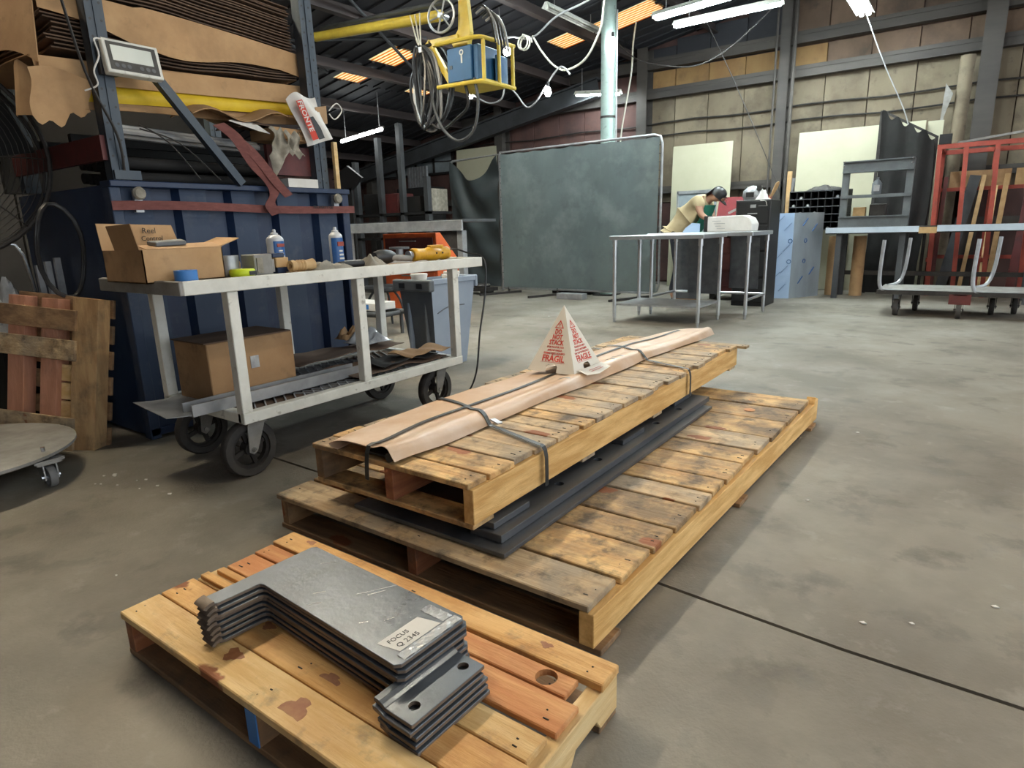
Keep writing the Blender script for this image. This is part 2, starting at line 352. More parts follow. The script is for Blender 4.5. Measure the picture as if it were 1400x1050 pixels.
def boolcut(o, cutters):
    cm = bpy.data.meshes.new('c'); cm.from_pydata([tuple(v) for v in cutters.v], [], cutters.f)
    bm = bmesh.new(); bm.from_mesh(cm); bmesh.ops.recalc_face_normals(bm, faces=bm.faces); bm.to_mesh(cm); bm.free()
    co = bpy.data.objects.new('c', cm); COL.objects.link(co); co.matrix_world = o.matrix_world if not o.parent else Matrix()
    par = o.parent; o.parent = None
    if par: co.matrix_world = Matrix()
    md = o.modifiers.new('b', 'BOOLEAN'); md.operation = 'DIFFERENCE'; md.object = co; md.solver = 'EXACT'
    bpy.context.view_layer.update(); dg = bpy.context.evaluated_depsgraph_get()
    me = bpy.data.meshes.new_from_object(o.evaluated_get(dg)); o.modifiers.clear(); o.data = me; o.parent = par
    bpy.data.objects.remove(co); return o
# ================================================================ the building
def zr(x): return 5.2+.17*x
WY = 12.0
fl = MB()
fl.box(-14.2, 6.2, -4.2, 12.2, -.2, -.012)
def slab(pts): fl.prism([(x, y, -.02) for x, y in pts], (0, 0, .02))
slab([(-14.2, -4.2), (6.2, -4.2), (6.2, 1.58), (-.16, 1.655), (-.75, 1.697), (-14.2, 1.90)])
slab([(-14.2, 1.914), (-.75, 1.711), (-.16, 1.669), (6.2, 1.594), (6.2, 12.2), (-14.2, 12.2)])
fl.build('floor', 'concrete', kind='structure', loc=(0, 0, 0))
# back (gable) wall with panels, girts and columns
wb = struct('wall_back'); 
MB().prism([(-14.2, WY+.05, 0), (6.2, WY+.05, 0), (6.2, WY+.05, zr(6.2)), (-14.2, WY+.05, zr(-14.2))], (0, .12, 0)).build('backing', 'wall_r', wb)
x = -14.1; i = 0
while x < 3.0:
    x1 = x+.60+.05*random.random()
    for (za, zb, kind) in ((.02, 1.5, 0), (1.52, 3.38, 1), (3.40, 3.86, 2), (3.88, 9., 3)):
        zt = min(zb, zr(x)-.02)
        if zt-za < .1: continue
        m = 'wall_r' if kind == 0 or x < -5.9 else ('wall_g' if kind == 1 else 'wall_o' if kind == 2 and x < -2.9 else 'wall_b')
        if kind == 3: m = 'roof' if x < -3 else 'wall_b'
        if -12.75 < x < -10.2 and kind == 1:
            MB().box(x, x1-.012, WY, WY+.05, za, 2.42).build('wall_panel', m, wb); continue
        d = random.uniform(0, .012)
        MB().box(x, x1-.012, WY-d, WY+.05, za, zt).build('wall_panel', m, wb, bevel=.004)
    x = x1; i += 1
for z, h in ((3.44, .13), (3.95, .14), (1.72, .09), (1.0, .09)):
    MB().box(-14.1, 4, WY-.16, WY-.02, z-h/2, z+h/2).box(-14.1, 4, WY-.17, WY-.15, z+h/2-.02, z+h/2+.04).build('girt', 'girt', wb)
for zz in (2.95, 2.72):      # sagging conduits along the wall
    MB().tube([(-14+.6*k, WY-.05, zz+.02*math.sin(k*1.7)) for k in range(29)], .014, 6).build('conduit', 'iron', wb)
for k, (cx, wd) in enumerate(((-5.35, .2), (-2.86, .16), (-.12, .24), (-8.7, .2), (-12.9, .2))):
    o = MB(); h = zr(cx)-.05
    o.box(cx-wd/2, cx+wd/2, WY-.30, WY-.28, 0, h).box(cx-wd/2, cx+wd/2, WY-.03, WY-.01, 0, h).box(cx-.01, cx+.01, WY-.28, WY-.03, 0, h)
    o.build('trim_%d' % (k+1), 'girt', kind='structure')
MB().cyl((-2.70, WY-.36, 0), (-2.70, WY-.36, 4.5), .03).cyl((-2.98, WY-.36, 0), (-2.98, WY-.36, 4.5), .018).build('trim_6', 'girt', kind='structure')
# window in the gable
wn = struct('window_1')
wf = MB()
for xa in (-12.75, -12.1, -11.45, -10.85, -10.25): wf.box(xa-.025, xa+.025, WY-.06, WY, 2.44, 3.0)
wf.box(-12.77, -10.22, WY-.07, WY, 2.42, 2.47).box(-12.77, -10.22, WY-.07, WY, 2.96, 3.01).build('window_frame', 'iron', wn)
for xa in (-12.75, -12.1, -11.45, -10.85): MB().box(xa+.02, xa+.62, WY-.03, WY-.02, 2.46, 2.97).build('pane', 'pane', wn)
# other walls
wl = struct('wall_left')
for k in range(16):
    MB().box(-14.2-.01*(k % 2), -14.1, -4.1+k*1.01, -4.1+(k+1)*1.01-.02, 0, zr(-14.2)).build('wall_panel', 'wall_r', wl)
wf_ = struct('wall_front')  # unseen wall behind the camera, added to keep the near faces dark
for k in range(20):
    xa = -14.1+k*1.01
    MB().prism([(xa, -4.1, 0), (xa+.99, -4.1, 0), (xa+.99, -4.1, zr(xa+.99)), (xa, -4.1, zr(xa))], (0, -.1-.01*(k % 2), 0)).build('wall_panel', 'wall_r', wf_)
pw = struct('wall_dark_backdrop')  # black wall added to make the dark background behind the rack
for k in range(11):
    MB().box(-6.3-.012*(k % 2), -6.22, -4.0+k*.66, -4.0+(k+1)*.66-.015, 0, 3.6).build('wall_panel', 'dark', pw)
# roof
SKY = [(-8.25, -7.67, 7.67, 8.26), (-9.1, -8.6, 7.63, 8.18), (-6.25, -5.69, 9.85, 10.44), (-5.45, -4.45, 9.95, 10.6), (-9.05, -8.5, 9.25, 9.8), (2.2, 3.0, .5, 3.0), (2.2, 3.0, 5., 7.5)]
ce = struct('ceiling')
xs = sorted(set([-14.3, 6.3]+[s[0] for s in SKY]+[s[1] for s in SKY])); 
for xa, xb in zip(xs[:-1], xs[1:]):
    ys = [-4.3]; 
    for s in sorted([s for s in SKY if s[0] < xb-1e-4 and s[1] > xa+1e-4], key=lambda q: q[2]): ys += [s[2], s[3]]
    ys.append(12.3); o = MB()
    for ya, yb in zip(ys[0::2], ys[1::2]):
        o.prism([(xa, ya, zr(xa)), (xb, ya, zr(xb)), (xb, yb, zr(xb)), (xa, yb, zr(xa))], (0, 0, .05))
        y = ya+.05
        while y < yb-.08:                       # trapezoid ribs of the roofing sheet
            o.prism([(xa, y, zr(xa)), (xa, y+.06, zr(xa)), (xb, y+.06, zr(xb)), (xb, y, zr(xb))], (0, 0, -.025)); y += .3
    o.build('roof_sheet', 'roof', ce)
for px_ in (-12.72, -11.29, -9.86, -8.43, -7.0, -5.57, -4.14, -2.71, -1.28, .15, 1.58, 3.4, 5.):
    z = zr(px_)
    MB().box(px_-.025, px_+.025, -4.1, 12, z-.17, z-.03).box(px_-.025, px_+.08, -4.1, 12, z-.18, z-.155).build('purlin', 'purlin', ce)
for ry in (11.6, -1.5):
    o = MB()
    for dz, hh, ww in ((-.30, .03, .18), (-.45, .30, .02), (-.62, .03, .18)):
        xe = -6.2 if ry > 11 else 6; o.beam((-14.1, ry, zr(-14.1)+dz), (xe, ry, zr(xe)+dz), ww, hh)
    o.build('rafter', 'rafter', ce)
for k, (xa, xb, ya, yb) in enumerate(SKY):
    wn = struct('window_%d' % (k+2)); n = max(6, int((yb-ya)/.075)); dy = (yb-ya)/n
    for j in range(n):
        y = ya+j*dy
        MB().prism([(xa-.03, y, zr(xa)), (xb+.03, y, zr(xb)), (xb+.03, y+dy*.62, zr(xb)), (xa-.03, y+dy*.62, zr(xa))], (0, 0, .008)).build('pane', 'skypane', wn)
        MB().prism([(xa-.03, y+dy*.62, zr(xa)-.003), (xb+.03, y+dy*.62, zr(xb)-.003), (xb+.03, y+dy, zr(xb)-.003), (xa-.03, y+dy, zr(xa)-.003)], (0, 0, .008)).build('rib', 'skyrib', wn)
# green pipe column
CXc, CYc = -4.84, 9.38
gc = thing('pipe_column', 'tall round column in flaking pale green paint behind the welding screen', 'column', (CXc, CYc, 0))
MB().cyl((CXc, CYc, 0), (CXc, CYc, zr(CXc)-.01), .112, n=24).build('shaft', 'greencol', gc, smooth=True)
MB().box(CXc-.17, CXc+.17, CYc-.17, CYc+.17, 0, .02).build('base_plate', 'iron', gc)
MB().lathe([(.114, 0), (.121, 0), (.121, .03), (.114, .03)], (CXc, CYc, 2.72), 24).build('clamp_band', 'iron', gc)
MB().cyl((CXc+.15, CYc-.02, .6), (CXc+.15, CYc-.02, 4.2), .012).build('conduit', 'galv', gc)
# ---------------------------------------------------------------- fluorescent fixtures
def fluor(label, c, length, ntube, ax='x', tilt=0., hang=None, group=None, hood=True, tm='tube', tr=.019, name='fluorescent_light'):
    t = thing(name, label, 'lamp', c, 0 if ax == 'x' else math.pi/2, group)
    h = length/2; s = math.tan(tilt); wd = .09*ntube
    if hood:
        MB().prism([(-h, -wd/2-.03, .0-h*s), (-h, -wd/2*.4, .07-h*s), (-h, wd/2*.4, .07-h*s), (-h, wd/2+.03, .0-h*s), (-h, wd/2+.02, -.003-h*s), (-h, wd/2*.4, .06-h*s), (-h, -wd/2*.4, .06-h*s), (-h, -wd/2-.02, -.003-h*s)], (2*h, 0, 2*h*s)).build('reflector_hood', 'alu', t, local=True)
    for k in range(ntube):
        y = (k-(ntube-1)/2)*.09
        tb = MB().cyl((-h+.03, y, -.0-h*s), (h-.03, y, h*s), tr, n=10).build('tube', tm, t, local=True, smooth=True)
        MB().box(-h, -h+.03, y-.02, y+.02, -.025-h*s, .06-h*s).build('socket', 'alu', t, local=True); MB().box(h-.03, h, y-.02, y+.02, -.025+h*s, .06+h*s).build('socket', 'alu', t, local=True)
    if hang:
        for e in (-.7, .7): MB().cyl((e*h, 0, .06+e*h*s), (e*h, 0, hang), .006, n=6).build('hanger', 'wire', t, local=True)
    return t
fluor('twin-tube fluorescent light with open hood beside an orange rooflight', (-3.43, 9.12, 3.93), 1.15, 2, 'x', .05, .5, tr=.03)
fluor('long single-tube fluorescent light hung over the person at the workbench', (-3.18, 9.66, 3.90), 1.5, 1, 'x', .0, .6, tr=.035)
fluor('fluorescent light running towards the gable wall above the tan panels', (-1.63, 10.35, 3.90), 1.25, 2, 'y', 0, .9, tr=.03)
fluor('small fluorescent light low behind the green pipe column', (-6.05, 11.3, 3.50), .95, 1, 'x', -.1, .5, tr=.03)
rl = thing('row_light', 'row of four short bright lamps over the dark far rack', 'lamp', (-9.8, 8.8, 2.9))
MB().beam((-10.38, 8.8, 2.90), (-9.18, 8.8, 3.01), .03, .03).build('bar', 'iron', rl)
for u0, u1 in ((.02, .40), (.46, .58), (.64, .80), (.86, .98)): MB().cyl((-10.38+1.2*u0, 8.77, 2.862+.11*u0), (-10.38+1.2*u1, 8.77, 2.862+.11*u1), .032, n=10).build('lamp_tube', 'tube_s', rl, smooth=True)
for u in (.1, .9): MB().cyl((-10.38+1.2*u, 8.8, 2.9+.11*u), (-10.38+1.2*u, 8.8, zr(-10.38+1.2*u)), .008, n=6).build('hanger', 'wire', rl)
G = 'shop lights over the pallets and aisle'
for q in ((-4.6, 1.3, 4.1), (-4.6, 3.0, 4.1)): fluor('twin-tube shop light hung above the storage rack', q, 1.5, 2, 'y', 0, .2, G, tm='tube_w', tr=.03)
fluor('unseen twin-tube light added behind the storage rack to brighten the boom', (-6.7, 3.4, 3.8), 1.5, 2, 'y', 0, .2, tr=.03)  # unseen lamp, added to light the boom
for q in ((-4.4, 7.0, 4.15), (-1.2, 7.4, 4.6)): fluor('twin-tube shop light over the open floor near the worktables', q, 1.5, 2, 'y', 0, .2, 'shop lights over the open floor', tr=.03)
fluor('twin-tube shop light over the near end of the aisle', (.9, 3.2, 4.9), 1.5, 2, 'y', 0, .3, tm='tube_w')
fluor('unlit fluorescent strip under the dark roof beside the green column', (-5.2, 8.95, zr(-5.2)-.25), 1.5, 1, 'y', 0, .2, tm='alu_dk', name='unlit_light')
for p0, p1 in (((-8.6, 5.6, 3.72), (-6.9, 7.6, 3.86)), ((-7.4, 4.6, 3.9), (-8.7, 7.2, 3.6)), ((-6.4, 5.4, 4.0), (-8.2, 9.0, 3.62))): MB().cyl(p0, p1, .022, n=8).build('brace_rod', 'rafter', ce)
# hanging bulbs
def bulb(label, p, r=.05):
    t = thing('hanging_bulb', label, 'lamp', p)
    MB().lathe([(.004, -.06), (r*.6, -.05), (r, -.01), (r*.8, .03), (.02, .07)], (0, 0, 0), 14).build('bulb', 'bulb', t, local=True, smooth=True)
    MB().lathe([(.022, .06), (.024, .13), (.006, .14)], (0, 0, 0), 10).build('socket', 'black', t, local=True)
    return t
bulb('hanging bulb on looped cord right of the blue wire feeder', (-5.74, 8.0, 3.56), .06)
bulb('low hanging bulb between the wire feeder and the green column', (-5.06, 8.0, 2.93), .05)
bulb('bright bulb under the blue wire feeder cage', (-6.44, 8.0, 3.08), .05)
bulb('bulb clipped to the edge of the green pipe column', (-4.70, 9.24, 3.74), .045)
def cable(name, label, pts, r=.012, m='wire', sm=6, cat='cable'):
    return MB().tube(pts, r, 6, smooth=sm).build(name, m, label=label, cat=cat, smooth=True)
cable('light_cord', 'looped cord strung from the roof past the bulb to the green column', [(-6.3, 8, 3.2), (-5.95, 8, 3.55), (-5.85, 8, 3.72), (-5.65, 8, 3.73), (-5.3, 8, 3.66), (-4.9, 8, 3.85), (-4.37, 8, 3.96), (-3.9, 8.1, 4.28)], .014)
cable('light_cord', 'slack yellow cord drooping in a deep curve beside the green column', [(-5.3, 8, 3.68), (-5.16, 8.02, 3.46), (-4.98, 8.05, 3.26), (-4.78, 8.05, 3.18), (-4.5, 8.04, 3.26), (-4.3, 8.02, 3.5), (-4.22, 8, 3.7), (-4.15, 8, 4.3)], .014, 'cord')
MB().tube([(-5.40+.09*math.cos(a), 8-.004*k, 3.60+.09*math.sin(a)) for k, a in enumerate([.45*j for j in range(32)])], .012, 6).build('cord_coil', 'cord', label='small coil of pale cord knotted on the light cord', cat='cable', smooth=True)
cable('light_cord', 'thin grey cord waving from the wire feeder to the low bulb', [(-6.44, 8, 3.1), (-6.1, 8, 2.92), (-5.86, 8, 2.95), (-5.78, 8, 3.12), (-5.6, 8, 2.98), (-5.42, 8, 2.78), (-5.25, 8, 2.84), (-5.06, 8, 3.05), (-4.85, 8, 3.22), (-4.7, 8, 3.1)], .012)
cable('drop_cord', 'straight grey cord dropping from the roof to the bulb cord', [(-5.86, 8, 4.15), (-5.86, 8, 3.74)], .010, sm=0)
cable('pull_rope', 'pale rope with a knot hanging beside the green column', [(-4.92, 10.5, 4.33), (-4.97, 10.5, 4.0), (-4.99, 10.5, 3.6), (-5.08, 10.5, 3.1), (-5.17, 10.5, 2.6), (-5.2, 10.5, 2.0)], .014, 'cord')
cable('guy_wire', 'dark wire slanting down the tan wall panels to the tool chest', [(-3.95, 10.5, 4.5), (-3.3, 10.6, 3.2), (-2.75, 10.7, 2.0), (-2.56, 10.75, 1.545)], .007, 'iron')
cable('lamp_cord', 'pale cord running from the end lamp down to the dark curtain', [(-1.62, 10.95, 3.9), (-1.35, 11, 3.25), (-1.05, 11, 2.62), (-.95, 11, 2.35)], .008, 'wire')
cable('roof_cable', 'slack dark cable curving below the twin-tube light', [(-5.3, 10.2, 4.2), (-4.8, 10.2, 3.72), (-4.2, 10.2, 3.5), (-3.7, 10.2, 3.45), (-3.2, 10.2, 3.65), (-2.6, 10.2, 4.1)], .010, 'iron')
# ================================================================ pallets
def knot_hole_plank(): pass
def nails(mb, x, y, z, n=3, dy=.03):
    for k in range(2): mb.cyl((x+random.uniform(-.012, .012), y+(k-(n-1)/2)*dy, z), (x+random.uniform(-.012, .012), y+(k-(n-1)/2)*dy, z+.0006), .0019, n=6)
# --- small front pallet
pa = thing('wooden_pallet', 'small clean pine pallet carrying the stack of steel bracket plates', 'pallet', (-1.15, .855, 0))
rows = [(1.052, 1.133, 'new_x', -1.752, -.545, .13), (.983, 1.045, 'red_x', -1.748, -.60, .124), (.885, .976, 'red_x', -1.742, -.56, .124),
        (.795, .868, 'pale_x', -1.745, -.57, .126), (.694, .788, 'new_x', -1.752, -.555, .13), (.585, .690, 'pale_x', -1.752, -.55, .13)]
for k, (y0, y1, m, x0, x1, zt) in enumerate(rows):
    b = MB().box(x0, x1, y0, y1, .108, zt).build('deck_board', m, pa, bevel=.0025)
    if k == 1:
        cut = MB(); inv = world_of(pa).inverted(); c = inv @ Vector((-.665, 1.013, .1))
        cut.cyl(c, c+Vector((0, 0, .06)), .026, n=18); boolcut(b, cut)
    nb = MB(); 
    for xx in (x0+.04, -1.15, x1-.04): nails(nb, xx, (y0+y1)/2, zt, 3, (y1-y0)*.25)
    nb.build('nails', 'iron', b, kind='stuff')
for y0, y1, xx in ((.842, .866, -1.72), (.80, .826, -1.735)):
    MB().box(xx, xx+.30, y0, y1, .124, .139).build('splint', 'new_x', pa, bevel=.002)
for k, (xs_, m) in enumerate(((-1.745, 'red_y'), (-1.17, 'dark_y'), (-.585, 'pale_y'))):
    s = MB(); p = [(xs_, .59, .018), (xs_, .68, .018), (xs_, .70, .048), (xs_, .80, .048), (xs_, .82, .018), (xs_, .92, .018), (xs_, .94, .048), (xs_, 1.03, .048), (xs_, 1.05, .018), (xs_, 1.128, .018), (xs_, 1.128, .108), (xs_, .59, .108)]
    s.prism(p, (.038, 0, 0)).build('stringer', m, pa, bevel=.002)
for y0, y1 in ((.59, .66), (1.05, 1.13)):
    MB().box(-1.75, -.55, y0, y1, 0, .018).build('bottom_board', 'dark_x', pa, bevel=.002)
MB().box(-1.17, -1.132, .586, .589, .02, .107).build('blue_paint_mark', 'bluetape', pa)
for kx, ky, ka, kb in ((-1.324, .658, .026, .020), (-1.049, .634, .034, .026), (-1.352, .772, .020, .013), (-1.06, .735, .030, .012), (-1.633, 1.115, .018, .010), (-.66, .62, .022, .018), (-.72, 1.10, .016, .010)):
    rr_ = [1+.25*math.sin(3*q+kx*9)+.12*math.sin(7*q) for q in [2*math.pi*j/18 for j in range(18)]]
    MB().prism([(kx+ka*rr_[j]*math.cos(2*math.pi*j/18), ky+kb*rr_[j]*math.sin(2*math.pi*j/18), .1301) for j in range(18)], (0, 0, .0003)).build('knot', 'knot', pa)
# --- long low pallet
pb = thing('wooden_pallet', 'long stained pallet lying on the floor beneath the steel bars', 'pallet', (-1.36, 2.48, 0))
ys = [1.275, 1.447, 1.654, 1.817, 2.018, 2.155, 2.30, 2.512, 2.691, 2.895, 3.178, 3.42, 3.66]
def bxr(y): return -.690+.034*(y-1.28)          # skewed outer edge
for k in range(len(ys)-1):
    x1 = bxr(ys[k])-.012+random.uniform(-.010, .006); z = .14+random.uniform(-.002, .003); x0 = -2.06+random.uniform(-.01, .01)
    b = MB().box(x0, x1, ys[k]+.005, ys[k+1]-.007, .118, z).build('deck_board', 'old_x' if k % 4 else 'dirt_x', pb, bevel=.003)
    nb = MB()
    for xx in (x0+.03, -1.36, x1-.03): nails(nb, xx, (ys[k]+ys[k+1])/2, z, 3, .035)
    nb.build('nails', 'iron', b, kind='stuff')
for y0 in (3.30, 3.5): MB().lathe([(.028, .1405), (.03, .142), (.018, .1425), (.004, .1415)], (-.86-.2*(y0-3.3), y0, 0), 12).build('knot', 'red_x', pb)
for xs_, m in ((-2.055, 'dark_y'), (-1.38, 'red_y')): MB().box(xs_, xs_+.04, 1.29, 3.65, .018, .118).build('stringer', m, pb, bevel=.002)
MB().prism([(bxr(1.28)-.045, 1.28, .018), (bxr(3.73)-.045, 3.73, .018), (bxr(3.73)-.045, 3.73, .135), (bxr(3.67)-.045, 3.67, .155), (bxr(3.655)-.045, 3.655, .117), (bxr(1.28)-.045, 1.28, .117)], (.045, 0, 0)).build('stringer', 'new_y', pb, bevel=.002)
for y0, y1 in ((1.285, 1.40), (2.38, 2.49), (3.53, 3.65)): MB().box(-2.06, bxr(y0)+.02, y0, y1, 0, .018).build('bottom_board', 'dark_x', pb, bevel=.002)
# --- steel bars between the pallets
def bar(label, x0, x1, y0, y1, z0, z1, holes=()):
    o = MB().box(x0, x1, y0, y1, z0, z1).build('steel_bar', 'steel_dk', bevel=.0015, label=label, cat='steel bar', group='flat steel bars on the long pallet')
    if holes:
        cut = MB()
        for hx, hy in holes: cut.cyl((hx-o.location.x, hy-o.location.y, -.01), (hx-o.location.x, hy-o.location.y, z1-z0+.01), .018, n=14)
        bpy.context.view_layer.update(); boolcut(o, cut)
    return o
bar('widest flat steel bar at the bottom of the bar pile', -1.70, -1.030, 1.352, 3.215, .1435, .158)
bar('long drilled steel bar along the exposed edge of the pile', -1.20, -1.075, 1.40, 3.30, .1585, .185, [(-1.138, 1.843), (-1.136, 2.139), (-1.13, 2.709), (-1.127, 2.986)])
bar('plain steel bar hidden deepest under the wrapped pallet', -1.62, -1.24, 1.42, 3.30, .1585, .185)
bar('short steel packer plate at the near end of the bar pile', -1.50, -1.118, 1.42, 1.62, .1855, .207)
bar('short steel packer plate halfway along the bar pile', -1.50, -1.122, 2.34, 2.56, .1855, .207)
bar('short steel packer plate at the far end of the bar pile', -1.50, -1.16, 3.02, 3.26, .1855, .207)
# --- upper pallet
pc = thing('wooden_pallet', 'long narrow pallet raised on the steel bars carrying the paper parcel', 'pallet', (-1.51, 2.66, .207))
y = 1.335; k = 0
while y < 3.95:
    wdt = random.choice([.085, .095, .10, .14, .15, .12]); wdt = min(wdt, 4.0-y) if 4.0-y-wdt > .06 else 4.0-y
    x0 = -1.89+random.uniform(-.012, .012); x1 = -1.135+random.uniform(-.02, .012)+(.06 if y > 3.85 else 0); z = .36+random.uniform(-.003, .002)
    b = MB().box(x0, x1, y+.004, y+wdt-.004, .34, z).build('deck_board', random.choice(['dirt_x', 'dirt_x', 'old_x']), pc, bevel=.0025)
    nb = MB(); nails(nb, x1-.03, y+wdt/2, z, 2, .03); nails(nb, x0+.03, y+wdt/2, z, 2, .03); nb.build('nails', 'iron', b, kind='stuff')
    y += wdt; k += 1
for xs_, m in ((-1.885, 'dark_y'), (-1.52, 'red_y'), (-1.175, 'new_y')): MB().box(xs_, xs_+.04, 1.345, 3.98, .226, .34).build('stringer', m, pc, bevel=.002)
for y0, y1, m in ((1.345, 1.45, 'old_x'), (2.02, 2.12, 'dirt_x'), (2.7, 2.8, 'dirt_x'), (3.86, 3.97, 'dirt_x')): MB().box(-1.885, -1.14, y0, y1, .2085, .226).build('bottom_board', m, pc, bevel=.002)
# --- paper parcel
def lerp_tab(tab, t):
    for (a, va), (b, vb) in zip(tab[:-1], tab[1:]):
        if t <= b: return va+(vb-va)*max(0, (t-a))/(b-a)
    return tab[-1][1]
LX = [(1.33, -1.79), (1.8, -1.825), (2.6, -1.825), (3.3, -1.76), (4.0, -1.69), (4.25, -1.66)]
RX = [(1.33, -1.455), (1.75, -1.44), (2.1, -1.445), (2.6, -1.43), (3.3, -1.425), (4.25, -1.365)]
par = thing('paper_parcel', 'long kraft paper parcel strapped along the upper pallet', 'parcel', (-1.6, 2.75, .36))
def pf(u, v):
    yy = 1.335+u*2.9; l, r = lerp_tab(LX, yy), lerp_tab(RX, yy)
    wv = .010*math.sin(yy*5.1)+.006*math.sin(yy*13)
    if v < .06: xx, zz = l+.05*(.06-v)/.06, .364
    else:
        t = (v-.06)/.94; xx = l+(r-l)*t
        zz = .374+.026*math.sin(math.pi*min(1, t))**.6+.020*math.exp(-((t-.86)/.11)**2)+.008*math.sin(yy*4+3*t)+.006*mnoise.noise((xx*6, yy*3, 1))
        if t > .95: zz = .3655+.04*(1-t)/.05*.6
    zz += .010*math.exp(-((yy-1.4)/.12)**2)*math.sin(v*7)
    return (xx+wv*(v-.5), yy, zz)
MB().sheet(pf, 70, 26, .0018).build('wrapping', 'kraft', par, smooth=True)
MB().sheet(lambda u, v: (lerp_tab(LX, 1.335+u*2.8)+.05+v*.22, 1.40+u*2.8, .3655), 30, 2, .002).build('underlay', 'kraft', par)
MB().tube([(-1.485, 1.338, .379), (-1.485, 1.5, .379), (-1.48, 1.9, .379)], .0165, 12).build('rolled_core', 'black', par, smooth=True)
MB().box(-1.62, -1.50, 1.36, 2.2, .3665, .374).build('inner_sheet', 'black', par)
def top_at0(xx, yy):
    l, r = lerp_tab(LX, yy), lerp_tab(RX, yy); return pf((yy-1.335)/2.9, .06+.94*min(.93, max(.02, (xx-l)/(r-l))))[2]
for (tx, ty) in ((-1.53, 2.47), (-1.52, 2.93), (-1.53, 3.02)):
    MB().sheet(lambda u, v: (tx+u*.06, ty+v*.022+u*.02, top_at0(tx+u*.06, ty+v*.022+u*.02)+.0025), 8, 2, .0006).build('clear_tape', 'plasticwrap', par)
def strap(label, pts, width, ax, m='blackmat', group=None):
    P = catmull(pts, 2); n = len(P)-1
    o = Vector((width/2, 0, 0)) if ax == 'x' else Vector((0, width/2, 0))
    return MB().sheet(lambda u, v: P[int(round(u*n))]+o*(2*v-1), n, 1, .0012).build('strap', m, label=label, cat='strap')
def top_at(xx, yy):
    l, r = lerp_tab(LX, yy), lerp_tab(RX, yy); t = (xx-l)/(r-l)
    return pf((yy-1.335)/2.9, .06+.94*min(.96, max(0.02, t)))[2] if 0 < t < 1 else .362
ln = [(-1.575, 1.318, .29), (-1.575, 1.322, .35)]+[(-1.575-.035*math.sin((yy-1.34)*1.1), yy, top_at(-1.575-.035*math.sin((yy-1.34)*1.1), yy)+.005) for yy in [1.336+.05*j for j in range(57)]]
strap('black strap running the full length over the paper parcel', ln, .019, 'x')
def cross(label, y0, slope, x0, x1):
    p = [(x0, y0-slope*0, .362)] ; p = [(x0+.0, y0, .365)]
    n = 26
    for j in range(1, n): xx = x0+(x1-x0)*j/n; p.append((xx, y0+slope*(xx-x0), top_at(xx, y0+slope*(xx-x0))+.0075))
    p += [(x1, y0+slope*(x1-x0), .368), (x1+.012, y0+slope*(x1-x0), .33), (x1+.012, y0+slope*(x1-x0), .225)]
    return strap(label, p, .021, 'y')
cross('black cross strap near the open end of the parcel', 1.96, -.32, -1.86, -1.128)
cross('black cross strap beyond the warning pyramid', 3.42, -.42, -1.86, -1.128)
MB().obox((-1.40, 1.815, top_at(-1.45, 1.83)+.006), (.05, .022, .006), (0, .12, -.3)).build('strap_seal', 'galv', label='small metal seal clamped on the near cross strap', cat='seal')
# --- warning pyramid
py = thing('warning_pyramid', 'white card pyramid with red do-not-stack print on the parcel', 'pyramid sign', (-1.625, 2.695, .412))
A = Vector((-1.625, 2.695, .725)); zb = .408; h = .138
cs = [Vector((-1.625+sx*h, 2.695+sy*h, zb)) for sx, sy in ((-1, -1), (1, -1), (1, 1), (-1, 1))]
def face(i, slot=True, flap=False):
    a, b = cs[i], cs[(i+1) % 4]; r = (b-a).normalized(); mid = (a+b)/2; up = (A-mid); H_ = up.length; up.normalize(); n = r.cross(up)
    L_ = (b-a).length; 
    def P(x, y): return mid+r*x+up*y
    if slot: poly = [P(-L_/2, 0), P(-.032, 0), P(-.032, .030), P(-.022, .042), P(.022, .042), P(.032, .030), P(.032, 0), P(L_/2, 0), A]
    else: poly = [a, b, A]
    o = MB().prism(poly, -n*.0022).build('card_face', 'whitecard', py)
    return P, r, up, n, o
for i in range(4):
    P, r, up, n, o = face(i)
    if i in (0, 1):
        e = n*.0006
        words = [('DO', .034, .197, .75), ('NOT', .034, .169, .75), ('STACK', .034, .141, .78), ('POR FAVOR NO', .014, .124, .95), ('APILAR NADA', .014, .108, .95), ('SOBRE ESTE EQUIPO', .014, .092, .95), ('FRÁGIL', .044, .056, .9)] if i == 0 else \
                [('DO', .034, .197, .75), ('NOT', .034, .169, .75), ('STACK', .034, .141, .78), ('PLEASE DO NOT', .014, .124, .95), ('STACK ANYTHING', .014, .108, .95), ('ON TOP OF PRODUCT', .014, .092, .95), ('FRAGILE', .044, .056, .85)]
        for s_, sz, yy, sx in words: text('printed_text', s_, sz, 'redink', o, P(0, yy)+e, r, up, bold=.0011 if sz > .02 else .0003, sx=sx)
        MB().prism([P(-.07, .050)+e, P(.07, .050)+e, P(.07, .0515)+e, P(-.07, .0515)+e], n*.0003).build('printed_rule', 'redink', o)
        tri = [(0, .268), (-.026, .226), (.026, .226)]; inn = [(0, .258), (-.0185, .230), (.0185, .230)]
        tm = MB()
        for q in range(3):
            a1, a2 = tri[q], tri[(q+1) % 3]; b1, b2 = inn[q], inn[(q+1) % 3]
            tm.prism([P(*a1)+e, P(*a2)+e, P(*b2)+e, P(*b1)+e], n*.0003)
        tm.prism([P(-.0022, .238)+e, P(.0022, .238)+e, P(.003, .249)+e, P(-.003, .249)+e], n*.0003).prism([P(-.002, .233)+e, P(.002, .233)+e, P(.002, .236)+e, P(-.002, .236)+e], n*.0003)
        tm.build('warning_triangle', 'redink', o)
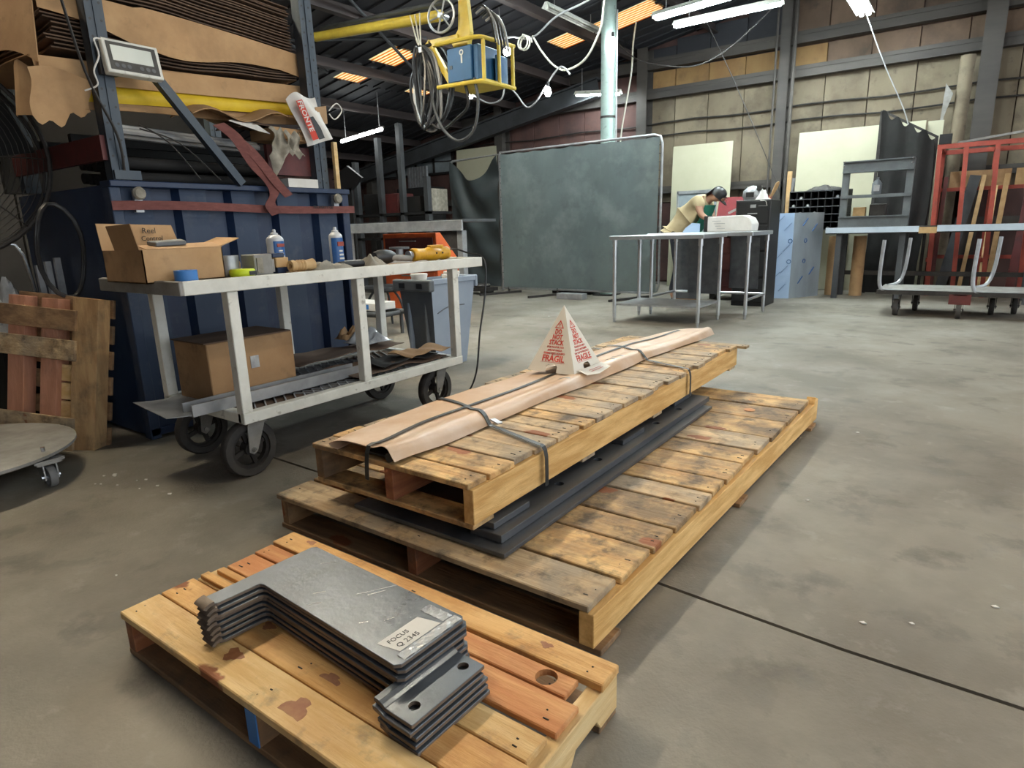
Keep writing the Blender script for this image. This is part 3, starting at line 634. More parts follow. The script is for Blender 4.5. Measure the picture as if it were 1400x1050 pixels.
fm = MB().prism([(-1.484, 2.585, .424), (-1.484, 2.825, .424), (-1.425, 2.81, .412), (-1.408, 2.66, .406), (-1.43, 2.58, .410)], (.0, 0, .002)).build('base_flap', 'whitecard', py)
for k in range(2): MB().box(-1.455+.014*k, -1.452+.014*k, 2.64, 2.76, .4205-.003*k, .4212-.003*k).build('printed_rule', 'redink', fm)
# --- bracket plates
gp = 'bent steel bracket plates in the front stack'
t_ = .0092; PITCH = .0131; NP = 8
c = .012
main = [(.0+c, 0), (.585-c, 0), (.585, -c), (.585, -.21+c), (.585-c, -.21), (.070, -.20), (.058, -.205), (.055, -.215), (.052, -.325+c), (.045, -.325), (.0, -.322), (0, -c)]
prof = [(.572, 0), (.588, -.001), (.598, -.005), (.606, -.0095), (.682, -.0095), (.682, -.0095-t_), (.602, -.0095-t_), (.590, -.013), (.572, -t_)]
yr0, yr1 = -.268, -.055
def two_tone(o):
    o.data.materials.append(K['steel_edge'])
    for p in o.data.polygons:
        if abs(p.normal.z) < .5: p.material_index = 1
LAB = ['topmost steel plate of the stack, carrying the handwritten paper label', 'steel plate directly under the labelled plate', 'third steel plate down, last one without a drilled end tab', 'uppermost of the plates with a drilled end tab', 'second drilled-tab plate down in the stack', 'third drilled-tab plate down in the stack', 'drilled-tab plate just above the bottom plate', 'bottom plate of the stack resting on the pallet boards']
for k in range(NP):
    zl = .1065-k*PITCH; dx = .006*k if k < 3 else .004*(k-3)
    T = thing('bracket_plate', LAB[k], 'steel plate', (-1.432+dx, .987+[0, .002, -.001, .001, -.002, .001, 0, -.002][k], .13), -.045+[0, .004, -.003, .003, -.004, .004, -.002, .002][k], gp)
    if k == 0:
        body0 = MB().prism([(x, y, zl-t_) for x, y in main], (0, 0, t_)).build('plate_body', 'steel', T, local=True, bevel=.0012); two_tone(body0)
        lip0 = MB().sheet(lambda u, v: (.003+.05*u, -.320-.022*math.sin(v*1.3), zl-.0002-.010*(1-math.cos(v*1.3))), 2, 6, t_*.9).build('bent_lip', 'steel_edge', T, local=True, smooth=True)
        lb = MB().prism([(.492, -.185, zl+.0002), (.552, -.172, zl+.0002), (.552, -.05, zl+.0002), (.492, -.065, zl+.0002)], (0, 0, .0006)).build('paper_label', 'paper', T, local=True)
        W0 = world_of(T); R_ = W0.to_3x3() @ Vector((.03, 1, 0)); U_ = W0.to_3x3() @ Vector((-1, .03, 0))
        text('handwriting', 'FOCUS', .018, 'blackink', lb, W0 @ Vector((.516, -.170, zl+.0009)), R_, U_, 'LEFT')
        text('handwriting', 'Q 2345', .020, 'blackink', lb, W0 @ Vector((.541, -.165, zl+.0009)), R_, U_, 'LEFT')
        for sx_, sy_, sl, sa in ((.30, -.09, .10, 1.05), (.325, -.075, .045, 1.1), (.21, -.15, .03, 1.0), (.40, -.16, .02, .9), (.10, -.05, .04, .8), (.44, -.12, .025, 1.2), (.24, -.19, .035, 1.0)):
            a_ = Vector((sx_, sy_, zl+.0003)); MB().beam(a_, a_+Vector((math.cos(sa)*sl, math.sin(sa)*sl, 0)), .0014, .0004).build('scratch_mark', 'bright', body0, local=True)
        MB().sheet(lambda u, v: (.556+u*.024, -.185+v*.175, zl+.0012+.0010*math.sin(u*5+v*31)), 4, 16, .0003).build('clear_tape', 'plasticwrap', T, local=True)
        MB().sheet(lambda u, v: (.478+u*.075, -.043+v*.030, zl+.0012+.0008*math.sin(u*19+v*5)), 10, 3, .0003).build('clear_tape', 'plasticwrap', T, local=True)
    else:
        for src in (body0, lip0):
            q = src.copy(); COL.objects.link(q); q.parent = T; q.location = (0, 0, -k*PITCH)
        if k == 3:
            tab0 = MB().prism([(x, yr0, z+zl) for x, z in prof], (0, yr1-yr0, 0)).build('end_tab', 'steel', T, local=True, bevel=.001)
            cut = MB()
            for hy in (-.228, -.085): cut.cyl((.647, hy, zl-.08), (.647, hy, zl+.05), .0125, n=18)
            boolcut(tab0, cut); two_tone(tab0)
        elif k > 3:
            q = tab0.copy(); COL.objects.link(q); q.parent = T; q.location = (0, 0, -(k-3)*PITCH)
# ================================================================ casters
def caster(parent, x, y, ztop, r, w, ax, wm='rubber', fm='galv', hubm='iron', trail=0., spokes=0):
    cx, cy = (x, y+trail) if ax == 'x' else (x+trail, y)
    wh = MB().lathe([(r*.72, -w/2), (r*.95, -w/2), (r, -w*.3), (r, w*.3), (r*.95, w/2), (r*.72, w/2), (r*.72, -w/2)], (cx, cy, r), 28, ax).build('wheel', wm, parent, smooth=True)
    hb = MB()
    hb.lathe([(r*.73, -w*.28), (r*.73, w*.28), (r*.60, w*.28), (r*.60, -w*.28), (r*.73, -w*.28)], (cx, cy, r), 24, ax)
    if spokes:
        hb.lathe([(.004, -w*.5), (r*.24, -w*.5), (r*.24, w*.5), (.004, w*.5)], (cx, cy, r), 16, ax)
        for k in range(spokes):
            a = 2*math.pi*k/spokes+.3; d = Vector((0, math.cos(a), math.sin(a))) if ax == 'x' else Vector((math.cos(a), 0, math.sin(a)))
            hb.beam(Vector((cx, cy, r))+d*r*.2, Vector((cx, cy, r))+d*r*.66, w*.4, r*.12, (1, 0, 0) if ax == 'x' else (0, 1, 0))
    else: hb.lathe([(.004, -w*.42), (r*.3, -w*.5), (r*.45, -w*.3), (r*.62, -w*.3), (r*.62, w*.3), (r*.45, w*.3), (r*.3, w*.5), (.004, w*.42)], (cx, cy, r), 18, ax)
    hb.build('hub', hubm, wh, smooth=True)
    fk = MB(); q = w/2+.008
    for sgn in (-1, 1):
        if ax == 'x': fk.prism([(cx+sgn*q, y-.045, ztop-.02), (cx+sgn*q, y+.045, ztop-.02), (cx+sgn*q, cy+.022, r-.01), (cx+sgn*q, cy, r-.026), (cx+sgn*q, cy-.022, r-.01)], (sgn*.006, 0, 0))
        else: fk.prism([(x-.045, cy+sgn*q, ztop-.02), (x+.045, cy+sgn*q, ztop-.02), (cx+.022, cy+sgn*q, r-.01), (cx, cy+sgn*q, r-.026), (cx-.022, cy+sgn*q, r-.01)], (0, sgn*.006, 0))
    fk.box(x-.05, x+.05, y-.05, y+.05, ztop-.024, ztop-.012)
    f = fk.build('fork', fm, parent)
    v = Vector((1, 0, 0)) if ax == 'x' else Vector((0, 1, 0)); c = Vector((cx, cy, r))
    MB().cyl(c-v*(q+.014), c+v*(q+.014), .011, n=8).build('axle', 'bright', f)
    MB().box(x-.06, x+.06, y-.06, y+.06, ztop-.012, ztop).build('mounting_plate', fm, parent)
    return wh
# ================================================================ blue steel bin and the rack above it
bn = thing('steel_bin', 'large navy blue ribbed steel bin under the cardboard rack', 'bin', (-4.28, 2.31, 0))
BX = -3.66; prof_ = [(BX-.05, 1.60)]
y = 1.60; cyc = [(.0, .10), (.05, .035), (.05, .10), (0, .035)]
pts = [(-.05, 1.56), (-.05, 1.585)]; y = 1.585
while y < 2.98:
    pts += [(0., y+.012), (0., y+.165), (-.05, y+.185), (-.05, y+.30)]; y += .312
pts = [p for p in pts if p[1] < 3.02]+[(-.05, 3.06)]
o = MB(); n_ = len(pts)
for k, ((d0, y0), (d1, y1)) in enumerate(zip(pts[:-1], pts[1:])):
    q = MB().prism([(BX+d0, y0, .06), (BX+d1, y1, .06), (BX+d1, y1, 1.37), (BX+d0, y0, 1.37)], (-.006, 0, 0)).build('rib_panel', 'navy2' if (d0 == 0 and d1 == 0) else 'navy', bn)  # raised ribs get a lighter chalky blue, holding the light they catch too
MB().box(BX-.07, BX+.05, 1.535, 3.09, 1.368, 1.40).build('top_rim', 'navy', bn, bevel=.004)
MB().box(BX-.05, BX+.03, 1.535, 1.59, 0, 1.368).build('corner_post', 'navy2', bn, bevel=.004)
MB().box(BX-.05, BX+.03, 3.03, 3.09, 0, 1.368).build('corner_post', 'navy', bn, bevel=.004)
MB().box(BX-1.24, BX+.03, 1.54, 3.08, .02, .06).build('floor_pan', 'navy', bn)
for (a, b_) in ((1.54, 1.56), (3.06, 3.08)): MB().box(BX-1.2, BX-.05, a, b_, .06, 1.38).build('side_wall', 'navy', bn)
MB().box(BX-1.24, BX-1.2, 1.54, 3.08, .06, 1.38).build('rear_wall', 'navy', bn)
for yy in (1.66, 2.96):
    p = MB().box(BX+.03, BX+.055, yy-.02, yy+.02, 1.24, 1.36).build('lug', 'galv', bn)
    MB().lathe([(.004, .0), (.03, .004), (.034, .02), (.026, .035), (.004, .04)], (BX+.056, yy, 1.335), 14, 'x').build('knob', 'rag', p, smooth=True)
# red webbing straps
MB().sheet(lambda u, v: (BX+.058+.004*math.sin(u*9), 1.525+u*1.585, 1.250-.012*u+.046*v+.006*math.sin(u*7)), 40, 2, .003).build('webbing_strap', 'redwebbing', label='red webbing strap stretched across the navy bin', cat='strap')
text('faded_print', 'PROPERTY OF', .026, 'blackink', [o for o in COL.objects if o.name == 'webbing_strap'][0], (BX+.066, 2.84, 1.268), (0, 1, -.008), (0, 0, 1), bold=.0004)
wsp = [(-3.60, 2.16, 1.73), (-3.57, 2.24, 1.66), (-3.56, 2.33, 1.52), (-3.56, 2.42, 1.43), (-3.56, 2.45, 1.36), (-3.562, 2.41, 1.29), (-3.563, 2.45, 1.23)]
P_ = catmull(wsp, 6); n_ = len(P_)-1
MB().sheet(lambda u, v: P_[int(round(u*n_))]+Vector((.012*v, .065*(v-.5), .02*(v-.5))), n_, 3, .003).build('webbing_strap', 'redwebbing', label='loose red webbing draped from the rack over the bin rim', cat='strap', smooth=True)
P2 = catmull([(-3.60, 2.20, 1.70), (-3.56, 2.33, 1.58), (-3.55, 2.46, 1.42), (-3.55, 2.54, 1.34)], 6); n2 = len(P2)-1
MB().sheet(lambda u, v: P2[int(round(u*n2))]+Vector((.008*v+.006, .055*(v-.5), .02*(v-.5))), n2, 2, .003).build('webbing_strap', 'redwebbing', label='short loose red webbing end pointing right over the bin rim', cat='strap', smooth=True)
# rack
rk = thing('storage_rack', 'slate blue steel storage rack loaded with old cardboard', 'rack', (-4.2, 2.25, 0))
def post(x, yb, yt, zb, zt, w=.085):
    o = MB()
    for dx, dy, sx, sy in ((0, 0, .012, w), (-.07, -w/2+.004, .07, .008), (-.07, w/2-.004, .07, .008)):
        b = [(x+dx-sx/2 if dx == 0 else x-.07, yb+dy-sy/2), (x+dx+sx/2 if dx == 0 else x, yb+dy-sy/2), (x+dx+sx/2 if dx == 0 else x, yb+dy+sy/2), (x+dx-sx/2 if dx == 0 else x-.07, yb+dy+sy/2)]
        o.prism([(p[0], p[1], zb) for p in b], (0, yt-yb, zt-zb))
    o.prism([(x+.006, yb-.006, zb), (x+.012, yb-.006, zb), (x+.012, yb+.006, zb), (x+.006, yb+.006, zb)], (0, yt-yb, zt-zb))
    p = o.build('post', 'post', rk); n = int((zt-zb)/.075); hm = MB()
    for k in range(n):
        f = (k+.5)/n
        for s in (-.026, .026): hm.cyl((x+.0062, yb+(yt-yb)*f+s, zb+(zt-zb)*f), (x+.0072, yb+(yt-yb)*f+s, zb+(zt-zb)*f), .006, n=8)
    hm.build('bolt_holes', 'black', p, kind='stuff'); return p
post(-3.64, 1.61, 1.61, 1.401, 2.75); post(-3.64, 2.89, 2.87, 1.401, 2.85, .095); post(-4.85, 1.61, 1.61, 1.401, 2.7); post(-4.85, 2.88, 2.88, 1.401, 2.7)
MB().box(-3.63, -3.615, 1.57, 1.70, 1.405, 1.45).build('foot_plate', 'post', rk)
MB().beam((-3.60, 1.84, 1.93), (-3.60, 2.26, 1.405), .045, .045, (1, 0, 0)).build('diagonal_brace', 'post', rk)
MB().box(-4.9, -3.66, 1.545, 1.57, 1.50, 1.62).build('end_beam', 'maroon', rk)
MB().box(-3.72, -3.69, 2.52, 2.84, 1.48, 1.66).build('front_beam', 'maroon', rk)
MB().box(-3.74, -3.715, 1.64, 1.66, 1.40, 1.75).build('upright_flat', 'maroon', rk)
for xx in (-4.1, -4.5, -4.82): MB().box(xx, xx+.04, 1.57, 2.92, 1.62, 1.67).build('shelf_bar', 'dark', rk)
MB().box(-3.69, -3.63, 1.62, 2.9, 2.62, 2.70).build('top_beam', 'post', rk)
for yy, zz in ((2.05, 1.60), (2.3, 1.62), (2.5, 1.585)):
    MB().cyl((-3.735-.1*(yy-2.05), 1.68, zz+.06), (-3.745-.1*(yy-2.05), 2.50, zz+.04), .018, n=8).build('steel_pipe', 'galv', label={2.05: 'grey pipe lying along the rack nearest the maroon beam', 2.3: 'upper grey pipe under the rag on the rack', 2.5: 'lower grey pipe low behind the diagonal brace'}[yy], cat='pipe')
# long yellow-lined carton
yc = thing('long_carton', 'long torn carton with a bright yellow board inside on the rack', 'carton', (-3.8, 2.1, 1.68))
def yz(u): return .10*u       # the load rises towards its far end
def wave(u, a, k): return a*math.sin(u*k)
MB().sheet(lambda u, v: (-3.73-.03*v+.01*math.sin(u*8), 1.33+u*1.60, 1.725+.055*v+.10*u+.012*math.sin(u*6)*(1-v)), 24, 4, .004).build('lower_flap', 'cardboard', yc)
MB().sheet(lambda u, v: (-3.745-.02*v+.02*math.sin(v*3.1), 1.36+u*1.46, 1.775+.085*v+.095*u), 20, 6, .012).build('yellow_board', 'yellowfoam', yc, smooth=True)
MB().sheet(lambda u, v: (-3.735-.03*v-.01*math.sin(u*5), 1.35+u*1.58, 1.86+.115*v+.085*u), 24, 4, .004).build('upper_flap', 'cardboard_l', yc)
MB().sheet(lambda u, v: (-3.77-.9*v, 1.34+u*1.59, 1.975+.085*u+.01*math.sin(v*5)), 12, 6, .005).build('carton_top', 'cardboard', yc)
MB().sheet(lambda u, v: (-3.72-.35*u, 1.335+.02*math.sin(u*7)+.03*v, 1.70+.24*v+.03*u+.02*math.sin(u*13)*v), 12, 6, .004).build('torn_end_flap', 'cardboard_l', yc)
MB().sheet(lambda u, v: (-3.57-.05*u, 2.83+.13*u, 1.79+.11*v+.03*u), 4, 2, .004).build('end_tab', 'cardboard', yc)
# flattened cardboard layers
def card(label, x0, x1, y0, y1, z, dz, tilt, m='cardboard_d', wob=.012, grp=None, th=.007):
    s = 1.3 if z < 2.3 else 4.1
    return MB().sheet(lambda u, v: (x0+(x1-x0)*u+.01*math.sin(v*11+s), y0+(y1-y0)*v+.012*math.sin(u*9+s), z+tilt*v+dz*u+wob*math.sin(v*7+s)*(.4+u)+wob*.6*math.sin(v*17+s*2)), 5, 26, th).build('cardboard_flat', m, label=label, cat='cardboard', group=grp, smooth=True)
for k in range(11): card('crumpled dark cardboard flat packed above the yellow-lined carton', -4.7, -3.745-.02*random.random(), 1.42+.05*random.random(), 2.86, 2.015+k*.0185, -.0, .07-.004*k, grp='crumpled cardboard flats in the middle of the rack', wob=.006)
for k in range(15): card('dark cardboard flat in the sagging top stack of the rack', -4.7, -3.745-.03*random.random(), 1.50+.03*random.random(), 2.83-.02*random.random(), 2.33+k*.0175, 0, -.055, grp='cardboard flats in the top stack of the rack', wob=.004)
MB().sheet(lambda u, v: (-3.73+.010*math.sin(u*6), 1.40+u*1.46, 2.30-.10*u*u+.02*u-.02-(.10+.10*math.sin(min(1, u*1.1)*3.0))*v+.02*math.sin(u*11)*v+.10*u*(u > .3)*.4), 30, 5, .004).build('cardboard_sheet', 'cardboard_l', label='torn light cardboard sheet hanging in front of the crumpled flats', cat='cardboard', smooth=True)
MB().sheet(lambda u, v: (-3.75-.75*u+.05*v, 1.40-.05*u-.05*v, 2.35-.42*v+.12*u+.05*math.sin(u*4)), 10, 6, .005).build('cardboard_sheet', 'cardboard', label='drooping cardboard flap at the rack end above the fan', cat='cardboard', smooth=True)
MB().sheet(lambda u, v: (-4.35-.55*u, 1.36-.10*v, 2.28-.40*v-.10*u+.04*math.sin(u*5+v*3)), 10, 6, .005).build('cardboard_sheet', 'cardboard_l', label='bent cardboard panel leaning out furthest from the rack end', cat='cardboard', smooth=True)
MB().tube([(-3.60, 1.43, 2.4), (-3.585, 1.50, 1.9), (-3.59, 1.60, 1.62), (-3.62, 1.62, 1.45)], .007, 6, smooth=5).build('tie_wire', 'iron', label='dark tie wire running down past the torn carton end', cat='wire')
for k, (za, yb) in enumerate(((1.68, 2.0), (1.66, 2.12))):
    MB().tube([(-3.60, 1.72, za), (-3.575, 1.85+.06*k, 1.60), (-3.58, yb, 1.42)], .004, 5, smooth=5).build('tie_wire', 'iron', label=['thin wire sagging behind the diagonal brace to the bin rim', 'lower thin wire hanging beside the diagonal brace'][k], cat='wire')
for k in range(12):
    xx, zz = -3.80-.085*(k % 6), 1.43+.075*(k//6)+.01*(k % 3)
    MB().cyl((xx, 1.66, zz), (xx-.02, 2.80, zz+.01), .03, n=10).build('stored_pipe', 'dark', label='dark pipe lying in the rack over the bin', cat='pipe', group='dark pipes stored in the rack', smooth=True)
MB().sheet(lambda u, v: (-3.70-.03*v, 1.30+.255*u+.01*math.sin(v*6), 1.90-.005*u-(.21+.05*math.sin(u*5)+.02*math.sin(u*17))*v+.02*math.sin(u*4)), 16, 8, .004).build('cardboard_sheet', 'cardboard_l', label='ragged cardboard flap stained yellow in front of the rack post', cat='cardboard', smooth=True)
MB().box(-5.00, -4.95, 1.50, 2.95, 1.401, 2.75).build('dark_backing', 'dark', label='black sheet added to darken the rear of the rack', cat='tarp')  # black sheet added so the gaps in the rack read as dark
# things stuffed on the rack shelf
MB().sheet(lambda u, v: (-3.60-.25*v, 2.02+u*.62, 1.775+.04*u+.03*math.sin(u*9)+.035*math.sin(v*3)), 16, 6, .006).build('crumpled_paper', 'cardboard', label='crumpled brown paper wad under the yellow-lined carton', cat='paper', smooth=True)
MB().sheet(lambda u, v: (-3.62-.25*v, 2.30+u*.52, 1.735+.03*u+.02*math.sin(u*6)+.03*math.sin(v*3)), 14, 6, .006).build('crumpled_paper', 'cardboard_d', label='darker folded paper beneath the brown paper wad', cat='paper', smooth=True)
ob = thing('small_carton', 'orange-brown carton end with stencilled letters beside the rag', 'carton', (-3.72, 2.64, 1.685))
MB().box(-3.85, -3.60, 2.52, 2.80, 1.685, 1.755).build('body', 'cardboard_l', ob, bevel=.003)
text('stencil', 'BYL', .028, 'blackink', ob, (-3.5995, 2.715, 1.722), (0, 1, 0), (0, 0, 1)); text('stencil', '01-22', .024, 'blackink', ob, (-3.5995, 2.72, 1.694), (0, 1, 0), (0, 0, 1))
MB().prism([(-3.60, 2.23, 1.755), (-3.58, 2.40, 1.715), (-3.58, 2.48, 1.705), (-3.63, 2.42, 1.762), (-3.66, 2.30, 1.775)], (0, 0, .003)).build('white_card', 'paper', label='white card lying above the red webbing on the rack', cat='card')
def cloth(name, m, label, c, sx, sy, h, seed, cat='cloth', n=18):
    def fn(u, v):
        x, y = (u-.5)*sx, (v-.5)*sy; e = max(0, 1-(2*abs(u-.5))**3)*max(0, 1-(2*abs(v-.5))**3)
        q = .35+.55*mnoise.noise((u*2.6+seed, v*2.6, seed))+.28*mnoise.noise((u*6, v*6+seed, 1)); q = max(.04, q)
        return (c[0]+x*(1+.3*mnoise.noise((u*2, v*2, seed))), c[1]+y*(1+.3*mnoise.noise((v*2, u*2, seed+5))), c[2]+.004+h*q*e*1.5)
    return MB().sheet(fn, n, n, .003).build(name, m, label=label, cat=cat, smooth=True)
def rg(u, v): return (-3.56+.02*math.sin(v*9+u*3), 2.46+.10*u+.03*math.sin(v*4), 1.735-.27*v*(.6+.4*math.sin(u*3))+.012*math.sin(u*11))
MB().sheet(rg, 12, 16, .004).build('rag', 'rag', label='dirty grey rag hanging off the rack over the bin', cat='rag', smooth=True)
MB().sheet(lambda u, v: (-3.555+.02*math.sin(v*7), 2.56+.09*u+.04*v, 1.72-.14*v+.015*math.sin(u*9)), 10, 10, .004).build('rag', 'rag', label='short twisted rag end beside the hanging rag', cat='rag', smooth=True)
MB().box(-3.735, -3.615, 2.60, 2.83, 1.401, 1.455).build('white_tray', 'paper', label='white tray on the bin rim below the stencilled carton', cat='tray')
# white plastic bag with print, on the far post
bgp = thing('plastic_bag', 'white plastic bag with red and black print hung on the rack post', 'bag', (-3.58, 2.80, 1.65))
BO = Vector((-3.575, 2.745, 1.653)); br = Vector((0, .20, .063)); bu = Vector((0, -.121, .268))
MB().sheet(lambda u, v: BO+br*u+bu*v*(1+.10*math.sin(u*5))+Vector((.012*math.sin(u*8+v*5)+.03*math.sin(math.pi*u)*math.sin(math.pi*v), 0, 0)), 12, 12, .004).build('bag_body', 'paper', bgp, smooth=True)
Nn = Vector((1, 0, 0))
MB().prism([BO+Nn*.05+br*a+bu*b_ for a, b_ in ((.10, .10), (.33, .10), (.33, .93), (.10, .93))], Nn*.001).build('red_panel', 'redink', bgp)
text('print', 'FRONTE', .05, 'paper', bgp, BO+Nn*.053+br*.13+bu*.92, -bu, br, 'LEFT', bold=.001)
MB().prism([BO+Nn*.052+br*a+bu*b_ for a, b_ in ((.33, .08), (.56, .08), (.56, .30), (.46, .56), (.33, .56))], Nn*.001).build('picture', 'blackmat', bgp)
MB().tube([(-3.56, 2.93, 1.89), (-3.55, 2.99, 1.94), (-3.55, 3.03, 1.90), (-3.555, 2.97, 1.84), (-3.56, 2.93, 1.87)], .004, 6, smooth=5).build('drawstring', 'paper', bgp)
MB().box(-3.60, -3.575, 2.955, 2.985, 1.401, 1.70).build('wood_lath', 'pale_y', label='pale wooden lath standing on the bin rim under the bag', cat='lath')
# scale indicator
sd = thing('scale_indicator', 'weighing scale indicator with white screen on the rack post', 'scale display', (-3.56, 1.72, 1.88))
SO = Vector((-3.56, 1.725, 1.985)); sr = Vector((0, 1, 0)); su = Vector((-.20, 0, 1)).normalized(); sn = sr.cross(su)
def srect(a0, a1, b0, b1, d0, d1, name, m, par, bev=0): return MB().prism([SO+sr*a+su*b+sn*d0 for a, b in ((a0, b0), (a1, b0), (a1, b1), (a0, b1))], sn*(d1-d0)).build(name, m, par, bevel=bev)
hsg = srect(-.135, .135, -.082, .082, -.045, 0, 'housing', 'alu', sd, .004)
srect(-.118, .118, -.066, .068, 0, .002, 'face_panel', 'blackmat', sd)
srect(-.10, .095, -.022, .052, .002, .003, 'screen', 'glass', sd)
for k, a in enumerate((-.088, -.058, -.03, .03, .06, .088)):
    MB().cyl(SO+sr*a+su*(-.044)+sn*.002, SO+sr*a+su*(-.044)+sn*.004, .0105, n=14).build('button', 'tote_d', sd)
MB().box(-3.632, -3.60, 1.58, 1.66, 1.90, 2.05).build('bracket', 'black', sd)
MB().tube([(-3.56, 1.585, 2.05), (-3.55, 1.55, 2.04), (-3.55, 1.56, 1.97), (-3.56, 1.53, 1.90), (-3.57, 1.54, 1.84), (-3.6, 1.49, 1.81)], .004, 6, smooth=5).build('cable', 'paper', sd, smooth=True)
MB().cyl((-3.58, 1.50, 2.285), (-3.60, 1.58, 2.30), .02, n=10).build('chrome_pipe_end', 'bright', label='short chrome pipe end above the scale indicator', cat='pipe')
# ================================================================ white cart
ct = thing('utility_cart', 'white two-deck steel cart on large casters in front of the bin', 'cart', (-2.92, 2.2, 0))
CX0, CX1 = -3.27, -2.56
MB().box(CX0, CX1, 1.30, 3.18, .895, .922).build('top_deck', 'alu_dk', ct)
MB().box(CX1-.01, CX1+.02, 1.285, 3.20, .875, .932).build('top_rail', 'alu', ct, bevel=.003)
MB().box(CX0-.02, CX0+.01, 1.285, 3.20, .875, .932).build('top_rail', 'alu', ct, bevel=.003)
for ya, yb in ((1.27, 1.30), (3.18, 3.21)): MB().box(CX0, CX1+.018, ya, yb, .875, .932).build('end_rail', 'alu_dk' if ya < 2 else 'alu', ct, bevel=.003)  # near rail takes the dark grey: shade of that side put in its colour
for yy in (1.50, 2.21, 2.96):
    for xx in (CX1-.022, CX0+.022): MB().box(xx-.025, xx+.025, yy-.025, yy+.025, .33, .875).build('leg', 'alu', ct, bevel=.003)
for xx in (CX1-.02, CX0+.02): MB().box(xx-.025, xx+.025, 1.475, 2.99, .28, .33).build('lower_rail', 'alu', ct, bevel=.003)
for yy in (1.50, 2.96): MB().box(CX0+.02, CX1-.02, yy-.025, yy+.025, .281, .329).build('lower_end_rail', 'alu', ct, bevel=.003)
MB().box(CX0+.02, CX1-.03, 1.52, 2.94, .305, .312).build('lower_deck', 'cardboard_d', ct)
lat = MB(); 
for k in range(40):
    for s in (-1, 1):
        a = Vector((CX0+.03, 1.2+k*.055, .318)); b_ = a+Vector((.66, s*.36, 0))
        if min(a.y, b_.y) > 1.53 and max(a.y, b_.y) < 2.93: lat.beam(a, b_, .006, .008)
lat.build('expanded_mesh', 'galv', ct, kind='stuff')
for xx, yy in ((-2.66, 1.57), (-3.17, 1.62), (-2.66, 2.86), (-3.17, 2.86)): caster(ct, xx, yy, .28, .135, .05, 'x', 'rubber', 'alu_dk', 'iron', -.03, 4)
# ---- things on the cart top
Z = .9325
cb = thing('cardboard_box', 'open cardboard box with raised flaps standing on the cart top', 'box', (-2.93, 1.44, .922)); b0, b1, c0, c1 = -3.10, -2.74, 1.24, 1.585
Zb = .9225
MB().box(b1-.004, b1, c0, c1, Zb, Zb+.135).build('front_panel', 'cardboard_l', cb); MB().box(b0, b0+.004, c0, c1, Zb, Zb+.135).build('rear_panel', 'cardboard_l', cb)
MB().box(b0, b1, c0, c0+.004, Zb, Zb+.135).build('side_panel', 'cardboard', cb); MB().box(b0, b1, c1-.004, c1, Zb, Zb+.135).build('side_panel', 'cardboard', cb)
MB().box(b0, b1, c0, c1, Zb, Zb+.004).build('bottom_panel', 'cardboard', cb)
MB().prism([(b1, c0+.02, Zb+.135), (b1, c1, Zb+.135), (b1-.15, c1+.04, Zb+.155), (b1-.15, c0+.05, Zb+.15)], (0, 0, .003)).build('flap', 'cardboard', cb)
MB().prism([(b0, c0, Zb+.135), (b0, c1, Zb+.135), (b0-.02, c1-.02, Zb+.24), (b0-.02, c0, Zb+.25)], (-.004, 0, 0)).build('flap', 'cardboard_l', cb)
MB().prism([(b1-.02, c0, Zb+.135), (b0+.12, c0, Zb+.135), (b0+.12, c0-.02, Zb+.235), (b1-.02, c0-.02, Zb+.24)], (0, .004, 0)).build('flap', 'cardboard', cb)
MB().prism([(b1-.02, c1, Zb+.135), (b0+.12, c1, Zb+.135), (b0+.10, c1+.13, Zb+.175), (b1-.02, c1+.10, Zb+.17)], (0, 0, .004)).build('flap', 'cardboard_l', cb)
text('handwriting', 'Reel', .035, 'blackink', cb, (b0+.0, c0+.21, Zb+.205), (0, 1, 0), (0, 0, 1)); text('handwriting', 'Control', .03, 'blackink', cb, (b0+.0, c0+.22, Zb+.172), (0, 1, 0), (0, 0, 1))
MB().prism([(-2.80, 1.33, Zb+.146), (-2.80, 1.46, Zb+.150), (-2.88, 1.48, Zb+.158), (-2.88, 1.33, Zb+.152)], (0, 0, .018)).build('tablet', 'tote_d', bevel=.003, label='thin dark grey slab lying on the cardboard box flap', cat='tablet')
def roll(label, c, r, h, m, name='tape_roll', ri=.6): return MB().lathe([(r*ri, 0), (r, 0), (r, h), (r*ri, h), (r*ri, 0)], c, 28).build(name, m, label=label, cat='tape', smooth=True)
roll('blue tape roll at the cart corner', (-2.66, 1.365, Z-.0095), .045, .048, 'bluetape')
roll('silver duct tape roll beside the cardboard box', (-2.80, 1.645, Z+.022), .044, .062, 'galv')
tm_ = thing('tape_measure', 'neon yellow tape measure with black marks under the duct tape', 'tape measure', (-2.72, 1.625, Z-.0095))
MB().lathe([(.004, 0), (.050, 0), (.056, .008), (.056, .026), (.050, .034), (.004, .034)], (-2.70, 1.645, Z-.0095), 20).build('case', 'neon', tm_, smooth=True)
MB().box(-2.66, -2.640, 1.645, 1.68, Z-.002, Z+.016).build('side_grip', 'black', tm_)
MB().box(-2.845, -2.765, 1.60, 1.69, Z-.0095, Z+.0215).build('packing_block', 'alu_dk', label='small grey block holding up the duct tape roll', cat='block')
vb = thing('steel_vise_block', 'grimy square steel block in the middle of the cart top', 'block', (-2.74, 1.75, Z-.0095))
MB().box(-2.80, -2.69, 1.705, 1.80, Z-.0095, Z+.085).build('body', 'alu_dk', vb, bevel=.004); MB().box(-2.688, -2.684, 1.715, 1.745, Z, Z+.07).build('scale_patch', 'rag', vb); MB().box(-2.79, -2.70, 1.802, 1.815, Z, Z+.06).build('jaw', 'alu_dk', vb)
tn = thing('tin', 'small tan tin with a red cap behind the duct tape', 'tin', (-2.87, 1.70, Z-.0095))
